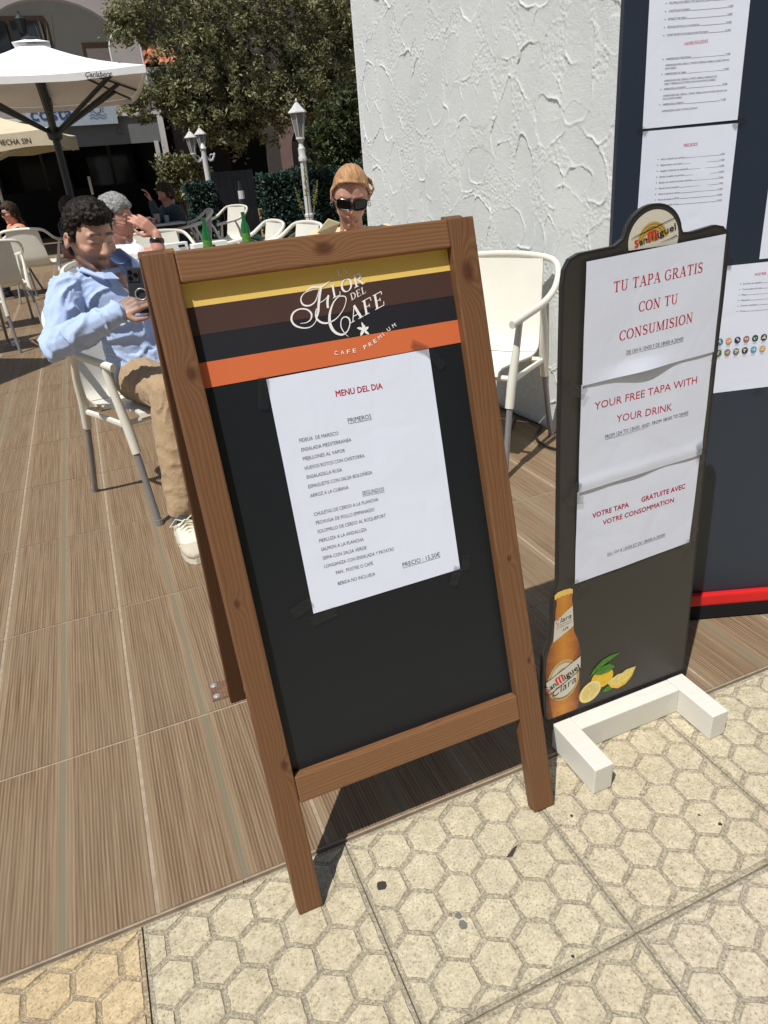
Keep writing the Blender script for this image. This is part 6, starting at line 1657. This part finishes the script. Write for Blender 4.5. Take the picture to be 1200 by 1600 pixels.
# ---- the grey-haired man
hd = Head((.212, 4.50, 1.045), (.86, -.46, -.12), (.05, 0, 1), 1.04)
fo = Vector((.86, -.50, 0)).normalized(); ro = Vector((fo.y, -fo.x, 0)); pv = Vector((.13, 4.66, .53)); nk = Vector((.175, 4.56, .91))
J = dict(pelvis=pv, neck=nk, shR=nk+ro*.175+Vector((0, 0, -.05)), shL=nk-ro*.175+Vector((0, 0, -.05)), elR=(.36, 4.22, .79), wrR=(.335, 4.20, 1.0), elL=nk-ro*.22+fo*.12+Vector((0, 0, -.27)), wrL=nk-ro*.08+fo*.34+Vector((0, 0, -.24)),
         hipR=pv+ro*.09, hipL=pv-ro*.09, knR=pv+ro*.10+fo*.42+Vector((0, 0, .02)), knL=pv-ro*.12+fo*.42+Vector((0, 0, .02)), anR=pv+ro*.10+fo*.44+Vector((0, 0, -.41)), anL=pv-ro*.12+fo*.44+Vector((0, 0, -.41)), front=fo)
J['elR'] = at(248, 398, 4.30); J['wrR'] = at(244, 366, 4.32)
old, J, hd, _ = seated('person', 'grey-haired man in glasses and a white T-shirt raising a hand with a black watch', dict(J=J, head=hd, vox=.0055, skin=M['skin_b'], beard=.12, brow=.4, shirt=M['white_tee'], trousers=M['denim'], sleeve=.62, wr=.006, fat=1.08, seed=2.,
    hands=[((J['wrR'], (-.50, -.05, .55), (.15, -.9, .3), -1), dict(curls=[.35, .4, .45, .5], k=.92)), ((J['wrL'], fo, (0, 0, 1), -1), dict(curl=.4))]))
for s in 'RL': shoes(old, J['an'+s], J['an'+s]+fo*.2, M['shoe_beige'], M['shoe'])
def zone(x, y, z): return (z > .45 or (y < .15 and z > -.15) or (y < -.3 and z > -.5)) and not (y > .5 and z < .62)
hairmesh(hd, old, M['hair_grey'], zone, lambda x, y, z: .003+.014*max(0, z), amp=.004, sc=110, vox=.005)
glasses(hd, old, M['phone_ring'], plain('clear_lens', (.30,.22,.20), .1, .6), .024, .015, 'spectacles', .006, .0016)
wm = MB(); ax = (J['elR']-J['wrR']).normalized(); c = J['wrR']+ax*.035; a_ = ax.orthogonal().normalized(); b_ = ax.cross(a_)
wm.tube([c+a_*.036*math.cos(t)+b_*.036*math.sin(t) for t in np.linspace(0, 6.283, 20)], .013, 6, flat=.35, up=ax); o = wm.build('watch', M['frame_black'], old, smooth=True); o.location = -old.location
mb = MB(); q_ = nk+fo*.135+ro*.07+Vector((0, 0, -.14)); mb.ellip(q_, (.03, .012, .022)); o = mb.build('chest_print', M['brown'], old); o.location = -old.location

# ---- people further back
def quick(label, hc, fwd, hair, shirt, trs, skin, arms=None, fem=False, sleeve=.5, fat=1.0, long_hair=False, specs=False):
    hc = Vector(hc); f_ = Vector((fwd[0], fwd[1], 0)).normalized(); r_ = Vector((f_.y, -f_.x, 0)); k = 1.0
    hd = Head(hc, fwd, (0, 0, 1), k, fem); nk = hc-f_*.02+Vector((0, 0, -.135)); pv = hc-f_*.06; pv.z = .52
    J = dict(pelvis=pv, neck=nk, shR=nk+r_*.165+Vector((0, 0, -.05)), shL=nk-r_*.165+Vector((0, 0, -.05)), elR=nk+r_*.22+f_*.10+Vector((0, 0, -.28)), elL=nk-r_*.22+f_*.10+Vector((0, 0, -.28)),
             wrR=nk+r_*.12+f_*.33+Vector((0, 0, -.24)), wrL=nk-r_*.12+f_*.33+Vector((0, 0, -.24)), hipR=pv+r_*.09, hipL=pv-r_*.09, knR=pv+r_*.10+f_*.41+Vector((0, 0, .02)), knL=pv-r_*.10+f_*.41+Vector((0, 0, .02)),
             anR=pv+r_*.10+f_*.40+Vector((0, 0, -.41)), anL=pv-r_*.10+f_*.40+Vector((0, 0, -.41)), front=f_)
    if arms: J.update({a: Vector(b) for a, b in arms.items()})
    root, J, hd, _ = seated('person', label, dict(J=J, head=hd, vox=.009, fem=fem, skin=skin, brow=.6, shirt=shirt, trousers=trs, sleeve=sleeve, wr=.005, fat=fat,
        hands=[((J['wrR'], (J['wrR']-J['elR']), (0, 0, 1), 1), dict(curl=.5)), ((J['wrL'], (J['wrL']-J['elL']), (0, 0, 1), -1), dict(curl=.5))]))
    for s in 'RL': shoes(root, J['an'+s], J['an'+s]+f_*.2, M['dark_tee'], M['shoe_beige'])
    def zone(x, y, z): return (z > .40 or (y < .15 and z > -.3) or (y < -.2 and z > -.6)) and not (y > .5 and z < .62)
    def ex(mb2):
        if long_hair:
            q = random.Random(1)
            for i in range(34):
                a = q.uniform(-1, 1); p = hd.P(a*.07, -.055-.03*(1-abs(a)), -.02); chain(mb2, [p, p-f_*.03+Vector((q.uniform(-.02, .02), 0, -.12)), p-f_*.045+Vector((q.uniform(-.05, .05), 0, -.27))], [.016, .018, .006], 6)
    hairmesh(hd, root, hair, zone, lambda x, y, z: .008+.010*max(0, z), vox=.008, extra=ex, amp=.004, sc=50)
    if specs: glasses(hd, root, M['frame_black'], M['lens'])
    return root
wl = at(16, 333, 10.4)
quick('long-haired woman in a coral top and sunglasses at the left edge', wl, (-.9, -.35, -.1), M['hair_brown'], M['coral'], M['denim'], M['skin_c'], fem=True, sleeve=.45, fat=.9, long_hair=True, specs=True)
dm = at(259, 303, 9.7)
quick('balding man in a dark teal shirt leaning over the shaded table', dm, (-.9, -.2, -.25), M['hair_brown'], M['teal_shirt'], M['denim'], M['skin_b'], sleeve=1.0, fat=1.15,
      arms=dict(elR=at(246, 340, 9.4), wrR=at(237, 316, 9.4), elL=at(262, 342, 9.6), wrL=at(246, 342, 9.4)))
bp_ = at(107, 325, 9.9)
quick('person in a black top seated in the shade right behind the young man', bp_, (.8, -.5, -.2), M['hair_brown'], M['dark_tee'], plain('rose_shorts', (.30,.16,.15), .8), M['skin_b'], sleeve=.45)

# ================================================================== SMALL THINGS ON THE GROUND
tis = MB(); rr = random.Random(6)
tis.ellip((0, 0, .028), (.036, .028, .028), nu=12, nv=8); p = atz(26, 541)
o = fuse(tis, 'crumpled_tissue', M['tissue'], empty('tmp_root'), .006, 0, lambda c, n: .012*noise.noise(c*60)); o.parent = None; o.location = (p.x, p.y, 0)
bpy.data.objects.remove(bpy.data.objects['tmp_root']); tag(o, 'small crumpled white tissue on the terrace floor at the left', 'tissue')
# wires lying along the wall foot
mb = MB(); pts = [atz(x, y, .012) for x, y in ((748, 626), (775, 634), (800, 645), (828, 657), (846, 666), (838, 678), (842, 690), (862, 700), (884, 702), (905, 698))]
P = pts; sm_ = []
for i in range(len(P)-1):
    p0, p1, p2, p3 = P[max(i-1,0)], P[i], P[i+1], P[min(i+2,len(P)-1)]
    for k in range(4):
        u = k/4; sm_.append(.5*((2*p1)+(p2-p0)*u+(2*p0-5*p1+4*p2-p3)*u*u+(3*p1-p0-3*p2+p3)*u**3))
mb.tube(sm_, .006, 6); tag(mb.build('power_cable', M['cable'], smooth=True), 'black cable curling along the foot of the textured wall', 'cable')
mb = MB(); p = atz(770, 700, .012); mb.tube([p, atz(785, 690, .012), atz(800, 668, .012), atz(806, 650, .012)], .005, 6); tag(mb.build('power_cable', M['cable'], smooth=True), 'short black cable crossing under the empty armchair', 'cable')
# floor bracket with two screws by the easel's rear foot
fb2 = empty('floor_bracket', (atz(341, 1079).x, atz(341, 1079).y, 0), (0, 0, 0), 'small rust-red ribbed plate with two screws beside the rear leg of the easel', 'bracket')
mb = MB(); mb.box((-.022, -.040, .0005), (.030, .034, .0030), bev=.001)
for i in range(6): mb.box((-.018+i*.0078, -.038, .0031), (-.0145+i*.0078, .032, .0045))
mb.build('plate', plain('rusty_red_plate', (.17,.095,.06), .7, .3, var=.4, vs=90), fb2)
for y in (-.026, .020):
    mb = MB(); mb.lathe([(.0075, .0046), (.0078, .0062), (.005, .0085), (.001, .009)], (-.008, y, 0), 12); mb.lathe([(.0095, .0045), (.0095, .0052)], (-.008, y, 0), 14); mb.build('screw', M['phone_ring'], fb2)
